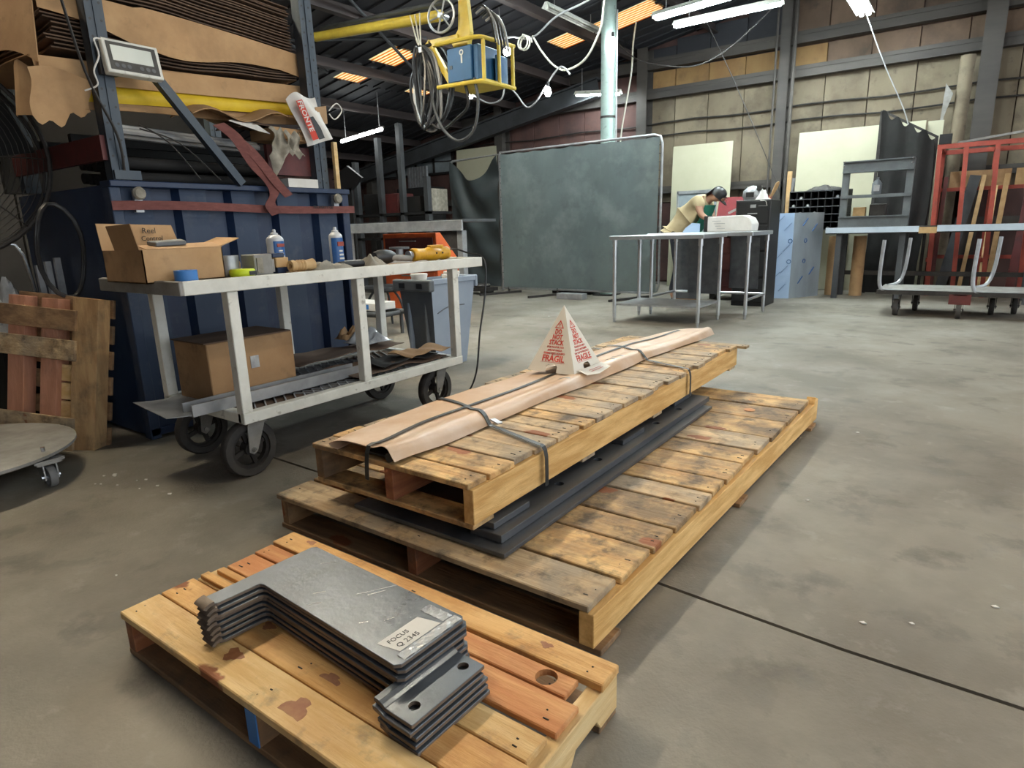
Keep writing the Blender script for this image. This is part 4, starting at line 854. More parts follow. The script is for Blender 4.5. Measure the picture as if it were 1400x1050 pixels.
MB().box(-2.90, -2.845, 1.675, 1.73, Z-.0095, Z+.055).build('tin_body', 'tan', tn, bevel=.004); MB().lathe([(.018, 0), (.016, .012), (.004, .022)], (-2.872, 1.70, Z+.0555), 10).build('cap', 'redpaint', tn)

pb_ = thing('battery_pack', 'dark blue and cream packet leaning by the steel block', 'packet', (-2.72, 1.87, Z-.0095))
MB().box(-2.80, -2.70, 1.83, 1.90, Z-.0095, Z+.018).build('lower_pack', 'navy', pb_, bevel=.003); MB().box(-2.80, -2.70, 1.825, 1.895, Z+.0185, Z+.065).build('cream_pack', 'tan', pb_, bevel=.003); MB().box(-2.80, -2.715, 1.82, 1.885, Z+.0655, Z+.085).build('upper_pack', 'navy', pb_, bevel=.003)
wm = thing('ribbed_wooden_handle', 'ribbed tan hollow wooden piece in front of the rag', 'wooden piece', (-2.66, 1.94, Z))
MB().lathe([(.014, 0), (.026, .0), (.028, .02), (.022, .028), (.022, .034), (.028, .042), (.022, .050), (.028, .058), (.022, .066), (.028, .074), (.024, .09), (.028, .11), (.030, .13), (.020, .13), (.014, .06), (.014, 0)], (-2.65, 1.865, Z+.024), 18, 'y').build('ribbed_body', 'tan', wm, smooth=True)
MB().box(-2.70, -2.62, 1.875, 1.93, Z-.0095, Z-.004).build('foot', 'tan', wm)
def can(label, x, y, z, capped=True, r=.033, h=.13, turn=0.):
    t = thing('spray_can', label, 'spray can', (x, y, z))
    MB().lathe([(.004, 0), (r, 0), (r, h), (r*.92, h+.008), (r*.55, h+.022), (.004, h+.024)], (x, y, z), 24).build('can_body', 'can', t, smooth=True)
    o = MB(); n = 14
    for k in range(n):
        a0 = turn-1.4+2.6*k/n; a1 = turn-1.4+2.6*(k+1)/n; q = r+.0008
        o.add([(x+q*math.cos(a0), y+q*math.sin(a0), z+.008), (x+q*math.cos(a1), y+q*math.sin(a1), z+.008), (x+q*math.cos(a1), y+q*math.sin(a1), z+h-.008), (x+q*math.cos(a0), y+q*math.sin(a0), z+h-.008)], [(0, 1, 2, 3)])
    lb = o.build('label_wrap', 'canblue', t, smooth=True)
    R_ = Vector((.0, 1, 0)); 
    MB().box(x+r-.004, x+r+.002, y-.018, y+.022, z+h*.68, z+h*.82).build('red_stripe', 'redpaint', lb)
    for q in range(3): MB().box(x+r-.006, x+r+.002, y-.012, y+.018-.004*q, z+h*(.25+.12*q), z+h*(.31+.12*q)).build('print_line', 'paper', lb)
    MB().lathe([(.004, 0), (.018, 0), (.018, .008), (.009, .012), (.009, .022), (.006, .028), (.004, .028)], (x, y, z+h+.022), 14).build('nozzle', 'can', t, smooth=True)
    return t
can('spray can standing raised behind the ribbed wooden piece', -2.86, 1.94, Z+.034, r=.042, h=.115, turn=.6)
MB().box(-2.93, -2.79, 1.89, 2.0, Z-.0095, Z+.0335).build('parts_box', 'paper', bevel=.004, label='white parts box under the raised spray can', cat='box')
can('tall blue spray can standing beside the black tube', -2.86, 2.32, Z-.0095, r=.037, h=.165)
cloth('rag', 'rag', 'crumpled grey rag lying along the middle of the cart', (-2.68, 2.09, Z-.0095), .12, .30, .055, 2.3, 'rag')
cloth('work_glove', 'rag', 'twisted pale work glove beside the tall blue spray can', (-2.70, 2.42, Z-.0095), .14, .13, .065, 7.7, 'glove')
MB().lathe([(.010, 0), (.017, 0), (.017, .16), (.010, .16), (.010, 0)], (-2.70, 2.20, Z+.009), 16, 'y').build('black_tube', 'black', label='short black tube lying between the rag and the glove', cat='tube', smooth=True)
gr = thing('angle_grinder', 'black and grey polisher head with a worn handle on the cart', 'grinder', (-2.72, 2.62, Z))
MB().lathe([(.004, -.075), (.028, -.07), (.04, -.03), (.042, .02), (.034, .06), (.022, .085), (.004, .09)], (-2.74, 2.55, Z+.033), 18, 'y').build('motor_body', 'black', gr, smooth=True)
MB().tube([(-2.72, 2.58, Z+.028), (-2.71, 2.66, Z+.022), (-2.70, 2.73, Z+.014)], .018, 10, smooth=4).build('handle', 'alu_dk', gr, smooth=True)
MB().cyl((-2.78, 2.72, Z), (-2.78, 2.72, Z+.07), .022, n=14).build('gear_head', 'galv', gr); MB().cyl((-2.78, 2.72, Z+.07), (-2.78, 2.72, Z+.082), .06, n=20).build('disc', 'tote_d', gr)
yg = thing('yellow_grinder', 'worn yellow power grinder with black cord at the cart end', 'grinder', (-2.72, 2.95, Z))
MB().lathe([(.004, 0), (.034, 0), (.040, .012), (.038, .036), (.035, .07), (.035, .13), (.041, .14), (.042, .21), (.037, .22), (.037, .25), (.042, .26), (.040, .31), (.004, .315)], (-2.72, 2.76, Z+.033), 16, 'y').build('housing', 'toolyellow', yg, smooth=True)
MB().box(-2.735, -2.705, 2.91, 3.03, Z+.068, Z+.085).build('switch_paddle', 'toolyellow', yg, bevel=.003)
MB().lathe([(.004, 0), (.022, 0), (.026, -.03), (.004, -.032)], (-2.72, 2.758, Z+.033), 14, 'y').build('collet', 'galv', yg)
for yy in (2.935, 2.99): MB().cyl((-2.680, yy, Z+.037), (-2.676, yy, Z+.037), .006, n=8).build('vent_hole', 'black', yg)
MB().tube([(-2.72, 3.05, Z+.04), (-2.70, 3.12, Z+.055), (-2.64, 3.17, Z+.03), (-2.53, 3.215, Z-.02), (-2.515, 3.19, .7), (-2.53, 3.14, .45), (-2.54, 3.10, .2), (-2.60, 3.06, .05), (-2.72, 3.06, .012), (-2.85, 3.10, .01)], .006, 6, smooth=6).build('power_cord', 'black', yg, smooth=True)
MB().prism([(-2.63, 2.40, Z-.0095), (-2.63, 2.72, Z-.0095), (-2.72, 2.76, Z-.0095), (-2.80, 2.40, Z-.0095)], (0, 0, .002)).build('paper_scrap', 'cardboard_l', label='brown paper scrap lying under the polisher', cat='paper')
# ---- lower deck
lb_ = thing('cardboard_box', 'closed taped cardboard box on the lower deck of the cart', 'box', (-2.97, 1.78, .33))
MB().box(-3.12, -2.82, 1.49, 1.95, .332, .62).build('body', 'cardboard', lb_, bevel=.004)
MB().box(-3.125, -2.82, 1.48, 1.945, .621, .627).build('lid_flap', 'cardboard_d', lb_); MB().box(-2.8195, -2.8165, 1.70, 1.745, .47, .53).build('tape_scrap', 'plasticwrap', lb_)
MB().box(-2.8195, -2.818, 1.60, 1.615, .565, .58).build('print_mark', 'blackink', lb_); MB().box(-2.8195, -2.818, 1.60, 1.613, .54, .555).build('print_mark', 'blackink', lb_)
ch = thing('steel_channel', 'grey rolled steel channel lying along the lower deck', 'channel', (-2.68, 2.0, .33))
MB().box(-2.80, -2.71, 1.33, 2.30, .331, .337).box(-2.72, -2.71, 1.33, 2.30, .337, .385).box(-2.80, -2.79, 1.33, 2.30, .337, .385).build('channel_body', 'galv', ch)
sp = MB().sheet(lambda u, v: (-2.72-.42*u, 1.22+.28*v+.05*u, .372-.03*math.sin(v*2.2)-.02*(1-v)), 6, 6, .003).build('sheet_offcut', 'galv', label='bent sheet metal offcut jutting off the cart end', cat='sheet metal', smooth=True)
for k, (xa, ya, sx_, sy_, m, lab) in enumerate(((-2.78, 2.55, .34, .70, 'cardboard_d', 'large dark cardboard offcut on the lower deck'), (-2.74, 2.62, .22, .45, 'dark', 'black rubber offcut lying over the dark cardboard'), (-2.72, 2.78, .20, .36, 'cardboard', 'torn brown cardboard scrap at the lower deck edge'), (-3.08, 2.45, .3, .8, 'cardboard_d', 'curled dark cardboard sheet behind the offcuts'))):
    MB().sheet(lambda u, v: (xa+(u-.5)*sx_, ya+(v-.5)*sy_, .346+.020*k+.008*math.sin(u*5+v*7)+.006*math.sin(v*15)), 8, 16, .004).build('cardboard_offcut', m, label=lab, cat='offcut', smooth=True)
cloth('crumpled_wrap', 'plasticwrap', 'crumpled clear wrap heap on the lower deck', (-3.05, 2.66, .432), .2, .24, .08, 4.1, 'wrap')
cloth('paper_wad', 'cardboard', 'brown paper wad behind the clear wrap', (-3.18, 2.62, .45), .12, .16, .10, 9.1, 'paper')
# ================================================================ far left clutter
fn_ = thing('floor_fan', 'large industrial drum fan with wire guard at the aisle end', 'fan', (-4.55, 1.15, 0))
FC = Vector((-4.40, 1.02, 1.55)); fnr = Vector((.93, -.2, 0)).normalized(); fu = Vector((-fnr.y, fnr.x, 0)); fz = Vector((0, 0, 1))
def circ(c, r, n=40): return [c+fu*(r*math.cos(2*math.pi*k/n))+fz*(r*math.sin(2*math.pi*k/n)) for k in range(n)]
MB().tube(circ(FC, .52), .012, 6, True).tube(circ(FC-fnr*.22, .52), .012, 6, True).build('guard_rim', 'iron', fn_, smooth=True)
gw = MB()
for r in [.05+.026*k for k in range(18)]: gw.tube(circ(FC+fnr*(.10*(1-(r/.52)**2)), r, 32), .0022, 4, True)
gw.build('wire_guard', 'iron', fn_, kind='stuff')
for k in range(8):
    a = 2*math.pi*k/8; d = fu*math.cos(a)+fz*math.sin(a)
    MB().tube([FC+fnr*.10+d*.05, FC+fnr*.075+d*.27, FC+d*.52, FC-fnr*.22+d*.52], .004, 5, smooth=4).build('guard_rib', 'iron', fn_)
for k in range(3):
    a = 2*math.pi*k/3+.4; d = fu*math.cos(a)+fz*math.sin(a); e = -fu*math.sin(a)+fz*math.cos(a)
    MB().prism([FC-fnr*.10+d*.08-e*.05, FC-fnr*.14+d*.46-e*.14, FC-fnr*.06+d*.46+e*.14, FC-fnr*.05+d*.08+e*.05], fnr*.006).build('blade', 'dark', fn_)
MB().cyl(FC-fnr*.26, FC-fnr*.02, .09, n=16).build('motor', 'dark', fn_); MB().cyl((FC.x-.12, FC.y+.03, .03), (FC.x-.12, FC.y+.03, 1.05), .035).build('pole', 'dark', fn_); MB().cyl((FC.x-.12, FC.y+.03, 0), (FC.x-.12, FC.y+.03, .04), .28, n=24).build('base', 'dark', fn_)
# leaning pallet
lp = thing('wooden_pallet', 'weathered pinkish pallet standing on edge beside the navy bin', 'pallet', (-3.95, 1.28, 0), 0)
def LPp(a, b_, c): # a across face, b up, c out of face
    o_ = Vector((-4.27, 1.09, .0)); r_ = Vector((.88, .47, 0)).normalized(); up_ = (Vector((-.15*.47, .15*.88, 1))+r_*.11).normalized(); r_ = (r_-up_*r_.dot(up_)).normalized(); n__ = r_.cross(up_); return o_+r_*a+up_*b_+n__*c
def lbox(name, m, a0, a1, b0, b1, c0, c1):
    P = [LPp(a, b_, c) for c in (c0, c1) for b_ in (b0, b1) for a in (a0, a1)]
    return MB().add(P, [(0, 2, 3, 1), (4, 5, 7, 6), (0, 1, 5, 4), (2, 6, 7, 3), (0, 4, 6, 2), (1, 3, 7, 5)]).build(name, m, lp, bevel=.002)
for a in (.02, .22): lbox('stringer', 'pink_z', a, a+.10, .03, .84, .0, .08)
lbox('stringer', 'new_z', .41, .56, .0, .86, .0, .085)
for b_, m in ((.10, 'dirt_x'), (.52, 'dirt_x'), (.68, 'dark_x'), (.0, 'dirt_x')): lbox('deck_board', m, -.02, .44, b_, b_+.11, .082, .10)
for b_, m in ((.30, 'pale_x'), (.40, 'pale_x'), (.20, 'pale_x')): lbox('inner_board', m, .32, .42, b_, b_+.09, .03, .05)
for b_ in (.06, .20, .34, .48, .62, .76): lbox('rear_board', 'dark_x', 0, .575, b_, b_+.10, -.02, -.002)
# round dolly
dl = thing('round_dolly', 'low round grey dolly with swivel caster beside the leaning pallet', 'dolly', (-3.62, .72, 0))
MB().lathe([(.004, .135), (.47, .135), (.49, .145), (.49, .158), (.47, .165), (.004, .165)], (-3.74, .70, 0), 48).build('platform', 'alu_dk', dl, smooth=True)
for k, a in enumerate((.62, 2.2, 3.75, 5.4)):
    caster(dl, -3.70+.40*math.cos(a), .72+.40*math.sin(a), .135, .05, .03, 'x' if k != 0 else 'y', 'rubber_g', 'bright', 'galv', .03)
MB().cyl((-3.70+.40*math.cos(.62), .72+.40*math.sin(.62), .165), (-3.70+.40*math.cos(.62), .72+.40*math.sin(.62), .185), .009, n=8).build('caster_bolt', 'bright', dl)
# chrome frames and junk behind
for k, (xa, ya, lab) in enumerate(((-5.25, 1.02, 'chrome tube frame standing upright behind the leaning pallet'), (-5.0, 1.30, 'second chrome tube frame tangled with the black hose'))):
    cf = thing('chair_frame', lab, 'frame', (xa, ya, 0))
    for s in (-.12, .0): MB().tube([(xa+s*2, ya-.2+s, 0), (xa+s*2, ya-.12+s, .6), (xa+s*2, ya-.06+s, .98), (xa+s*2+.05, ya+.02+s, 1.03), (xa+s*2+.1, ya+.2+s, 1.02), (xa+s*2+.1, ya+.25+s, .0)], .011, 8, smooth=5).build('frame_tube', 'bright', cf, smooth=True)
    for zz in (.55, .75, .92): MB().cyl((xa-.26, ya-.2, zz), (xa+.0, ya-.08, zz), .009, n=8).build('crossbar', 'bright', cf)
for k in range(3):
    MB().box(-4.50+.06*k, -4.47+.06*k, 1.42+.03*k, 1.45+.03*k, 0, .97+.02*k).build('metal_lath', 'galv', label=['square metal lath leaning nearest the chrome frame', 'middle square metal lath beside the chrome frame', 'square metal lath nearest the navy bin side'][k], cat='lath')
MB().tube([(-4.02+.02*math.sin(3*a), 1.405+.11*math.cos(a), 1.05+.25*math.sin(a)) for a in [.35*j for j in range(55)]], .012, 6).build('hose_coil', 'black', label='coiled black hose hanging on the side of the navy bin', cat='hose', smooth=True)
MB().box(-6.1, -5.55, .3, 1.5, 0, .9).build('scrap_crate', 'dark', bevel=.01, label='dark scrap crate in the gloom behind the fan', cat='crate')
cloth('plastic_heap', 'plasticwrap', 'heap of crumpled clear plastic beside the hose coil', (-4.60, 1.30, .555), .3, .26, .35, 3.3, 'plastic')
MB().box(-4.78, -4.42, 1.16, 1.44, 0, .553).build('drum_box', 'dark', label='dark box carrying the heap of clear plastic', cat='box', bevel=.006)
# ================================================================ tote bin, bench and stool
tt = thing('waste_bin', 'slim blue-grey plastic waste bin with rope handles behind the cart', 'bin', (-3.57, 3.92, 0))
def frus(x0, x1, y0, y1, z0, X0, X1, Y0, Y1, z1): return [(x0, y0, z0), (x1, y0, z0), (x1, y1, z0), (x0, y1, z0), (X0, Y0, z1), (X1, Y0, z1), (X1, Y1, z1), (X0, Y1, z1)]
v = frus(-3.72, -3.46, 3.72, 4.10, 0, -3.76, -3.40, 3.64, 4.18, .72); w_ = frus(-3.71, -3.47, 3.73, 4.09, .01, -3.745, -3.415, 3.655, 4.165, .721)
MB().add(v+w_, [(0, 3, 2, 1), (1, 2, 6, 5), (2, 3, 7, 6), (3, 0, 4, 7), (8, 9, 10, 11), (9, 13, 14, 10), (10, 14, 15, 11), (11, 15, 12, 8), (12, 13, 9, 8), (5, 6, 14, 13), (6, 7, 15, 14), (7, 4, 12, 15)]).build('bin_body', 'tote', tt)
MB().add([(-3.72, 3.72, 0), (-3.46, 3.72, 0), (-3.40, 3.64, .72), (-3.76, 3.64, .72), (-3.72, 3.73, 0), (-3.46, 3.73, 0), (-3.415, 3.655, .72), (-3.745, 3.655, .72)], [(0, 1, 2, 3), (7, 6, 5, 4), (0, 3, 7, 4), (1, 5, 6, 2), (3, 2, 6, 7), (0, 4, 5, 1)]).build('front_face', 'tote_d', tt)  # shaded side of the bin: front face, handle and rib coloured darker
MB().box(-3.79, -3.38, 3.60, 3.66, .64, .73).build('front_handle', 'tote_d', tt, bevel=.012, seg=2)
for xx in (-3.71, -3.52): MB().box(xx, xx+.06, 3.594, 3.602, .665, .705).build('handle_hole', 'black', tt)
MB().box(-3.40, -3.385, 3.64, 4.2, .69, .735).build('side_rim', 'tote', tt, bevel=.005); MB().box(-3.78, -3.38, 4.17, 4.20, .64, .735).build('rear_handle', 'tote', tt, bevel=.008)
MB().box(-3.70, -3.665, 3.66, 3.70, .10, .55).build('front_rib', 'tote', tt, bevel=.008); MB().box(-3.52, -3.49, 3.66, 3.70, .10, .55).build('front_rib', 'tote_d', tt, bevel=.008)
MB().tube([(-3.42, 3.72, .46), (-3.418, 3.85, .50), (-3.418, 4.05, .50)], .005, 6, smooth=4).build('moulded_line', 'tote_d', tt)
for k, (xx, yy, rr, lab) in enumerate(((-3.62, 3.74, .07, 'white foam cup lying on top of the waste bin'), (-3.50, 3.95, .05, 'crumpled white ball on top of the waste bin'), (-3.55, 4.06, .07, 'white tub lying at the far side of the waste bin'))):
    MB().lathe([(.004, 0), (rr*.8, .0), (rr, rr*.9), (rr*.95, rr), (.004, rr*1.05)], (xx, yy, .70), 18).build('white_tub', 'paper', smooth=True, label=lab, cat='tub')
MB().box(-3.72, -3.43, 3.68, 4.14, .60, .699).build('rubbish', 'rag', label='grey rubbish filling the waste bin', cat='rubbish')
wbn = thing('steel_bench', 'grey channel-iron workbench behind the navy bin and waste bin', 'workbench', (-5.7, 5.8, 0))
MB().box(-6.75, -4.68, 5.58, 6.2, 1.195, 1.225).build('bench_top', 'rafter', wbn); MB().box(-6.75, -4.68, 5.56, 5.59, 1.10, 1.215).build('front_channel', 'galv', wbn, bevel=.004); MB().box(-6.75, -4.68, 5.545, 5.56, 1.10, 1.12).build('channel_flange', 'galv', wbn)
for xx in (-4.78, -6.7): MB().box(xx, xx+.08, 5.59, 5.67, 0, 1.10).build('leg', 'galv', wbn, bevel=.003)
MB().prism([(-4.78, 5.60, 1.09), (-5.05, 5.60, 1.09), (-4.78, 5.60, .78)], (0, .02, 0)).build('gusset', 'iron', wbn)
oc = thing('tool_cabinet', 'bright orange tool cabinet with drawers under the steel bench', 'cabinet', (-6.2, 6.5, 0))
MB().box(-6.75, -5.75, 6.3, 6.8, .05, 1.08).build('body', 'orange', oc, bevel=.006); MB().box(-6.7, -5.8, 6.35, 6.75, 0, .05).build('plinth', 'black', oc)
for k in range(4): 
    d = MB().box(-6.7, -5.8, 6.285, 6.30, .12+k*.23, .33+k*.23).build('drawer', 'maroon' if k == 3 else 'orange', oc, bevel=.003)
    MB().box(-6.4, -6.1, 6.265, 6.285, .28+k*.23, .295+k*.23).build('handle', 'galv', d)
st = thing('shop_stool', 'low black padded stool with bent tube legs behind the cart', 'stool', (-5.62, 5.2, 0))
MB().lathe([(.004, .43), (.23, .43), (.25, .45), (.25, .475), (.22, .495), (.004, .50)], (-5.62, 5.2, 0), 28).build('seat', 'black', st, smooth=True)
for a in (.5, 2.1, 3.7, 5.3): MB().tube([(-5.62+.12*math.cos(a), 5.2+.12*math.sin(a), .43), (-5.62+.2*math.cos(a), 5.2+.2*math.sin(a), .3), (-5.62+.27*math.cos(a), 5.2+.27*math.sin(a), .0)], .014, 8, smooth=4).build('leg', 'rafter', st, smooth=True)
lt_ = thing('low_trolley', 'low tubular trolley carrying a white carton behind the waste bin', 'trolley', (-5.5, 4.75, 0))
for yy in (4.6, 4.95): MB().cyl((-6.0, yy, .22), (-5.0, yy, .25), .03, n=10).build('side_tube', 'rafter', lt_)
for xx in (-5.9, -5.1): MB().cyl((xx, 4.6, .235), (xx, 4.95, .235), .025, n=10).build('cross_tube', 'rafter', lt_); 
for xx in (-5.9, -5.1):
    for yy in (4.6, 4.95): MB().cyl((xx, yy, 0), (xx, yy, .23), .02, n=8).build('leg', 'rafter', lt_)
wc = thing('white_carton', 'flat white carton with a blue label on the low trolley', 'carton', (-5.45, 4.78, .27)); MB().box(-5.75, -5.15, 4.62, 4.92, .28, .36).build('body', 'paper', wc, bevel=.004); MB().box(-5.5, -5.25, 4.617, 4.62, .295, .345).build('label_panel', 'bluetape', wc)
# ================================================================ jib with wire feeder
jb = thing('jib_boom', 'yellow welding boom with handwheel and cage for the blue feeder', 'crane', (-4.5, 5.6, 2.3))
MB().cyl((-7.3, 5.9, 3.60), (-4.78, 5.5, 3.27), .055, n=16).build('boom_tube', 'yellow', jb, smooth=True)
MB().cyl((-7.3, 6.0, 3.72), (-4.7, 5.55, 3.40), .025, n=10).build('conduit', 'rafter', jb, smooth=True)
MB().prism([(-4.54, 5.50, 3.36), (-4.43, 5.50, 3.36), (-4.40, 5.50, 3.05), (-4.44, 5.50, 2.93), (-4.62, 5.50, 2.93), (-4.66, 5.50, 2.99), (-4.56, 5.50, 3.10)], (0, .06, 0)).build('head_bracket', 'yellow', jb, bevel=.004)
MB().beam((-4.95, 5.5, 3.03), (-4.55, 5.5, 3.02), .05, .06).beam((-4.97, 5.5, 3.05), (-4.68, 5.5, 2.62), .05, .06).build('side_strut', 'yellow', jb)
wc_ = Vector((-4.69, 5.40, 3.23)); hw = MB().tube([wc_+Vector((.155*math.cos(a), .02*math.cos(a), .155*math.sin(a))) for a in [2*math.pi*k/28 for k in range(28)]], .012, 8, True).build('handwheel', 'galv', jb, smooth=True)
for k in range(6): a = math.pi*k/3+.2; MB().cyl(wc_, wc_+Vector((.15*math.cos(a), .02*math.cos(a), .15*math.sin(a))), .009, n=6).build('spoke', 'galv', hw)
MB().cyl(wc_+Vector((0, -.03, 0)), wc_+Vector((0, .1, 0)), .025, n=10).build('axle', 'galv', hw)
for zz in (2.97, 2.56): MB().tube([(-4.80, 5.42, zz+.01), (-4.40, 5.42, zz), (-4.26, 5.46, zz), (-4.22, 5.60, zz), (-4.20, 5.98, zz)], .022, 8, smooth=4).build('cage_rail', 'yellow', jb, smooth=True)
for p in ((-4.24, 5.50), (-4.21, 5.72), (-4.20, 5.95)): MB().cyl((p[0], p[1], 2.56), (p[0], p[1], 2.97), .02, n=8).build('cage_bar', 'yellow', jb)
MB().box(-4.78, -4.24, 5.50, 5.95, 2.57, 2.597).build('cage_floor', 'yellow', jb)
for k in range(5):
    a = Vector((-4.40+.04*k, 5.56, 3.25-.03*k)); MB().tube([a, a+Vector((.12, 0, .03)), a+Vector((.22, 0, -.10)), a+Vector((.20, .1, -.30))], .012, 6, smooth=5).build('control_cable', ['black', 'wire', 'black', 'rafter', 'wire'][k], jb, smooth=True)
MB().cyl((-4.55, 5.53, 3.36), (-4.55, 5.53, zr(-4.55)-.1), .014, n=8).cyl((-4.50, 5.53, 3.36), (-4.50, 5.53, zr(-4.5)-.1), .014, n=8).build('suspension_rod', 'galv', jb)
wfd = thing('wire_feeder', 'blue welding wire feeder box hanging in the yellow cage', 'wire feeder', (-4.5, 5.75, 2.6))
MB().box(-4.70, -4.375, 5.47, 5.85, 2.60, 2.93).build('housing', 'boxblue', wfd, bevel=.008)
MB().box(-4.373, -4.31, 5.50, 5.85, 2.60, 2.93).build('side_cover', 'boxblue', wfd, bevel=.006); MB().box(-4.278, -4.25, 5.74, 5.93, 2.60, 2.86).build('side_door', 'boxblue', wfd, bevel=.004)
MB().box(-4.309, -4.279, 5.78, 5.90, 2.62, 2.84).build('spacer', 'boxblue', wfd)
MB().lathe([(.015, 0), (.028, 0), (.028, .003), (.015, .003), (.015, 0)], (-4.50, 5.465, 2.87), 16, 'y').build('emblem_ring', 'paper', wfd); MB().box(-4.51, -4.49, 5.466, 5.469, 2.77, 2.845).build('emblem_stem', 'paper', wfd)
MB().box(-4.665, -4.63, 5.465, 5.47, 2.73, 2.765).build('socket', 'black', wfd)
hg = 'welding hoses hanging in loops from the boom'
random.seed(21)
for k in range(8):
    c = Vector((-4.98+.05*random.uniform(-1, 1), 5.38+.05*k*.4, 2.60+.04*random.uniform(-1, 1))); rx, rz = .07+.03*k, random.uniform(.34, .42); top = Vector((-5.02, 5.42, 2.98))
    pts = [top+(c-top)*0+Vector((.01*k-.04, 0, 0))]
    for a in [math.radians(d) for d in (110, 150, 190, 230, 270, 310, 350, 390, 430)]: pts.append(c+Vector((rx*math.cos(a), .03*math.sin(a*2+k), rz*math.sin(a))))
    MB().tube(pts+[top+Vector((.01*k-.03, .01, .02))], .016, 6, smooth=5).build('welding_hose', ['black', 'black', 'rafter', 'black', 'wire'][k % 5], label='dark welding hose looped below the boom head', cat='hose', group=hg, smooth=True)
for k, (dx, zb_) in enumerate(((.0, 2.02), (-.22, 2.16))):
    MB().tube([(-4.33+dx*.6, 5.45, 2.60), (-4.29+dx*.6, 5.45, 2.36), (-4.36+dx, 5.44, zb_+.08), (-4.56+dx, 5.43, zb_), (-4.76+dx, 5.42, zb_+.14), (-4.88, 5.42, zb_+.42), (-4.95, 5.42, 2.9)], .016, 6, smooth=6).build('welding_hose', ['rafter', 'black'][k], label=['widest grey hose loop swinging under the feeder cage', 'black hose loop just inside the widest grey loop'][k], cat='hose', smooth=True)
for k in range(3): MB().tube([(-5.14+.07*k, 5.42, 3.32), (-5.06+.025*k, 5.42, 3.05), (-5.0, 5.42, 2.96)], .008, 5).build('sling_cord', 'cord', label=['slack pale cord tying the hose bundle to the boom, outermost', 'pale cord tying the hose bundle, between two others', 'pale tie cord on the hose bundle beside the handwheel'][k], cat='cord')
MB().lathe([(.03, -.02), (.05, -.02), (.05, .03), (.03, .03), (.03, -.02)], (-5.0, 5.42, 2.955), 14).build('hose_clamp', 'galv', label='metal clamp gathering the hose bundle under the boom', cat='clamp')
# ================================================================ welding screens
s1 = thing('welding_screen', 'large flat grey-green tarp screen in a tubular frame', 'welding screen', (-5.22, 9.0, 0))
SX0, SX1, SZ0, SZ1 = -6.66, -3.78, .10, 2.35
MB().tube([(SX0, 9, SZ0), (SX0, 9, SZ1), (SX1-.12, 9, SZ1), (SX1-.03, 9, SZ1-.03), (SX1, 9, SZ1-.12), (SX1, 9, SZ0+.12), (SX1-.03, 9, SZ0+.03), (SX1-.12, 9, SZ0), (SX0, 9, SZ0)], .02, 8).build('frame', 'galv', s1, smooth=True)
def cf(u, v):
    x = SX0+.03+(SX1-SX0-.06)*u; z = SZ1-.03-(SZ1-SZ0-.05)*v
    d = .012*mnoise.noise((x*1.3, z*1.6, 0))+.010*math.sin(u*30)*math.exp(-v*14)+.02*math.exp(-((u+v*.9-1.65)/.05)**2)*(v > .6)
    z -= .018*abs(math.sin(u*26))*math.exp(-v*40)
    return (x, 8.965-d, z)
MB().sheet(cf, 60, 40, .003).build('tarp', 'curtain', s1, smooth=True)
for xx in (-6.55, -5.55, -4.1): MB().beam((xx-.22, 8.45, .02), (xx+.08, 9.25, .02), .04, .035).build('foot', 'iron', s1)
for xx in (-6.55, -5.55, -4.1): MB().cyl((xx, 9, .03), (xx, 9, .12), .02, n=8).build('foot_stem', 'iron', s1)
gm = MB()
for k in range(18): gm.cyl((SX0+.005, 8.97, .25+k*.115), (SX0+.03, 8.955, .25+k*.115), .006, n=5); gm.cyl((SX1-.005, 8.97, .25+k*.115), (SX1-.03, 8.955, .25+k*.115), .006, n=5)
gm.build('lacing', 'black', s1, kind='stuff')
s2 = thing('welding_screen', 'sagging dark vinyl screen half torn from its tubular frame', 'welding screen', (-7.35, 9.2, 0))
MB().tube([(-7.98, 9.28, .05), (-8.0, 9.28, 2.28), (-7.96, 9.28, 2.33), (-6.70, 9.03, 2.33), (-6.70, 9.03, .05)], .02, 8).build('frame', 'galv', s2, smooth=True)
def df(u, v):
    x = -7.95+1.24*u; yb = 9.25-.2*u; top = 2.31-.36*math.sin(math.pi*u)**1.3; z = top-(top-.12)*v
    d = .075*math.sin((v*1.3-u*1.0)*10)*math.sin(math.pi*min(1,u*.9+.1))*(1-.5*v)+.03*math.sin(v*24-u*5)*u
    return (x, yb-.06-d, z)
MB().sheet(df, 40, 60, .003).build('vinyl', 'curtain_d', s2, smooth=True)
dr = thing('pipe_dolly', 'low dark steel skid on the floor behind the waste bin', 'skid', (-7.2, 8.9, 0)); MB().box(-7.9, -6.72, 8.6, 8.9, .06, .12).build('deck', 'iron', dr)
for xx in (-7.8, -6.9): MB().box(xx, xx+.1, 8.62, 8.88, 0, .06).build('skid_runner', 'iron', dr)
MB().lathe([(.06, 0), (.13, .0), (.15, .03), (.13, .06), (.06, .06), (.06, 0)], (-6.95, 8.75, .1205), 20).build('rubber_tyre', 'rubber', label='small rubber tyre lying on the dark skid', cat='tyre', smooth=True)
MB().box(-5.3, -4.84, 8.55, 8.72, 0, .09).build('sheet_pack', 'galv', label='flat grey steel pack on the floor before the big screen', cat='steel pack', bevel=.004)
MB().box(-5.85, -5.1, 9.3, 9.6, 0, .14).build('dark_skid', 'dark', label='dark skid on the floor under the big screen', cat='skid', bevel=.004)
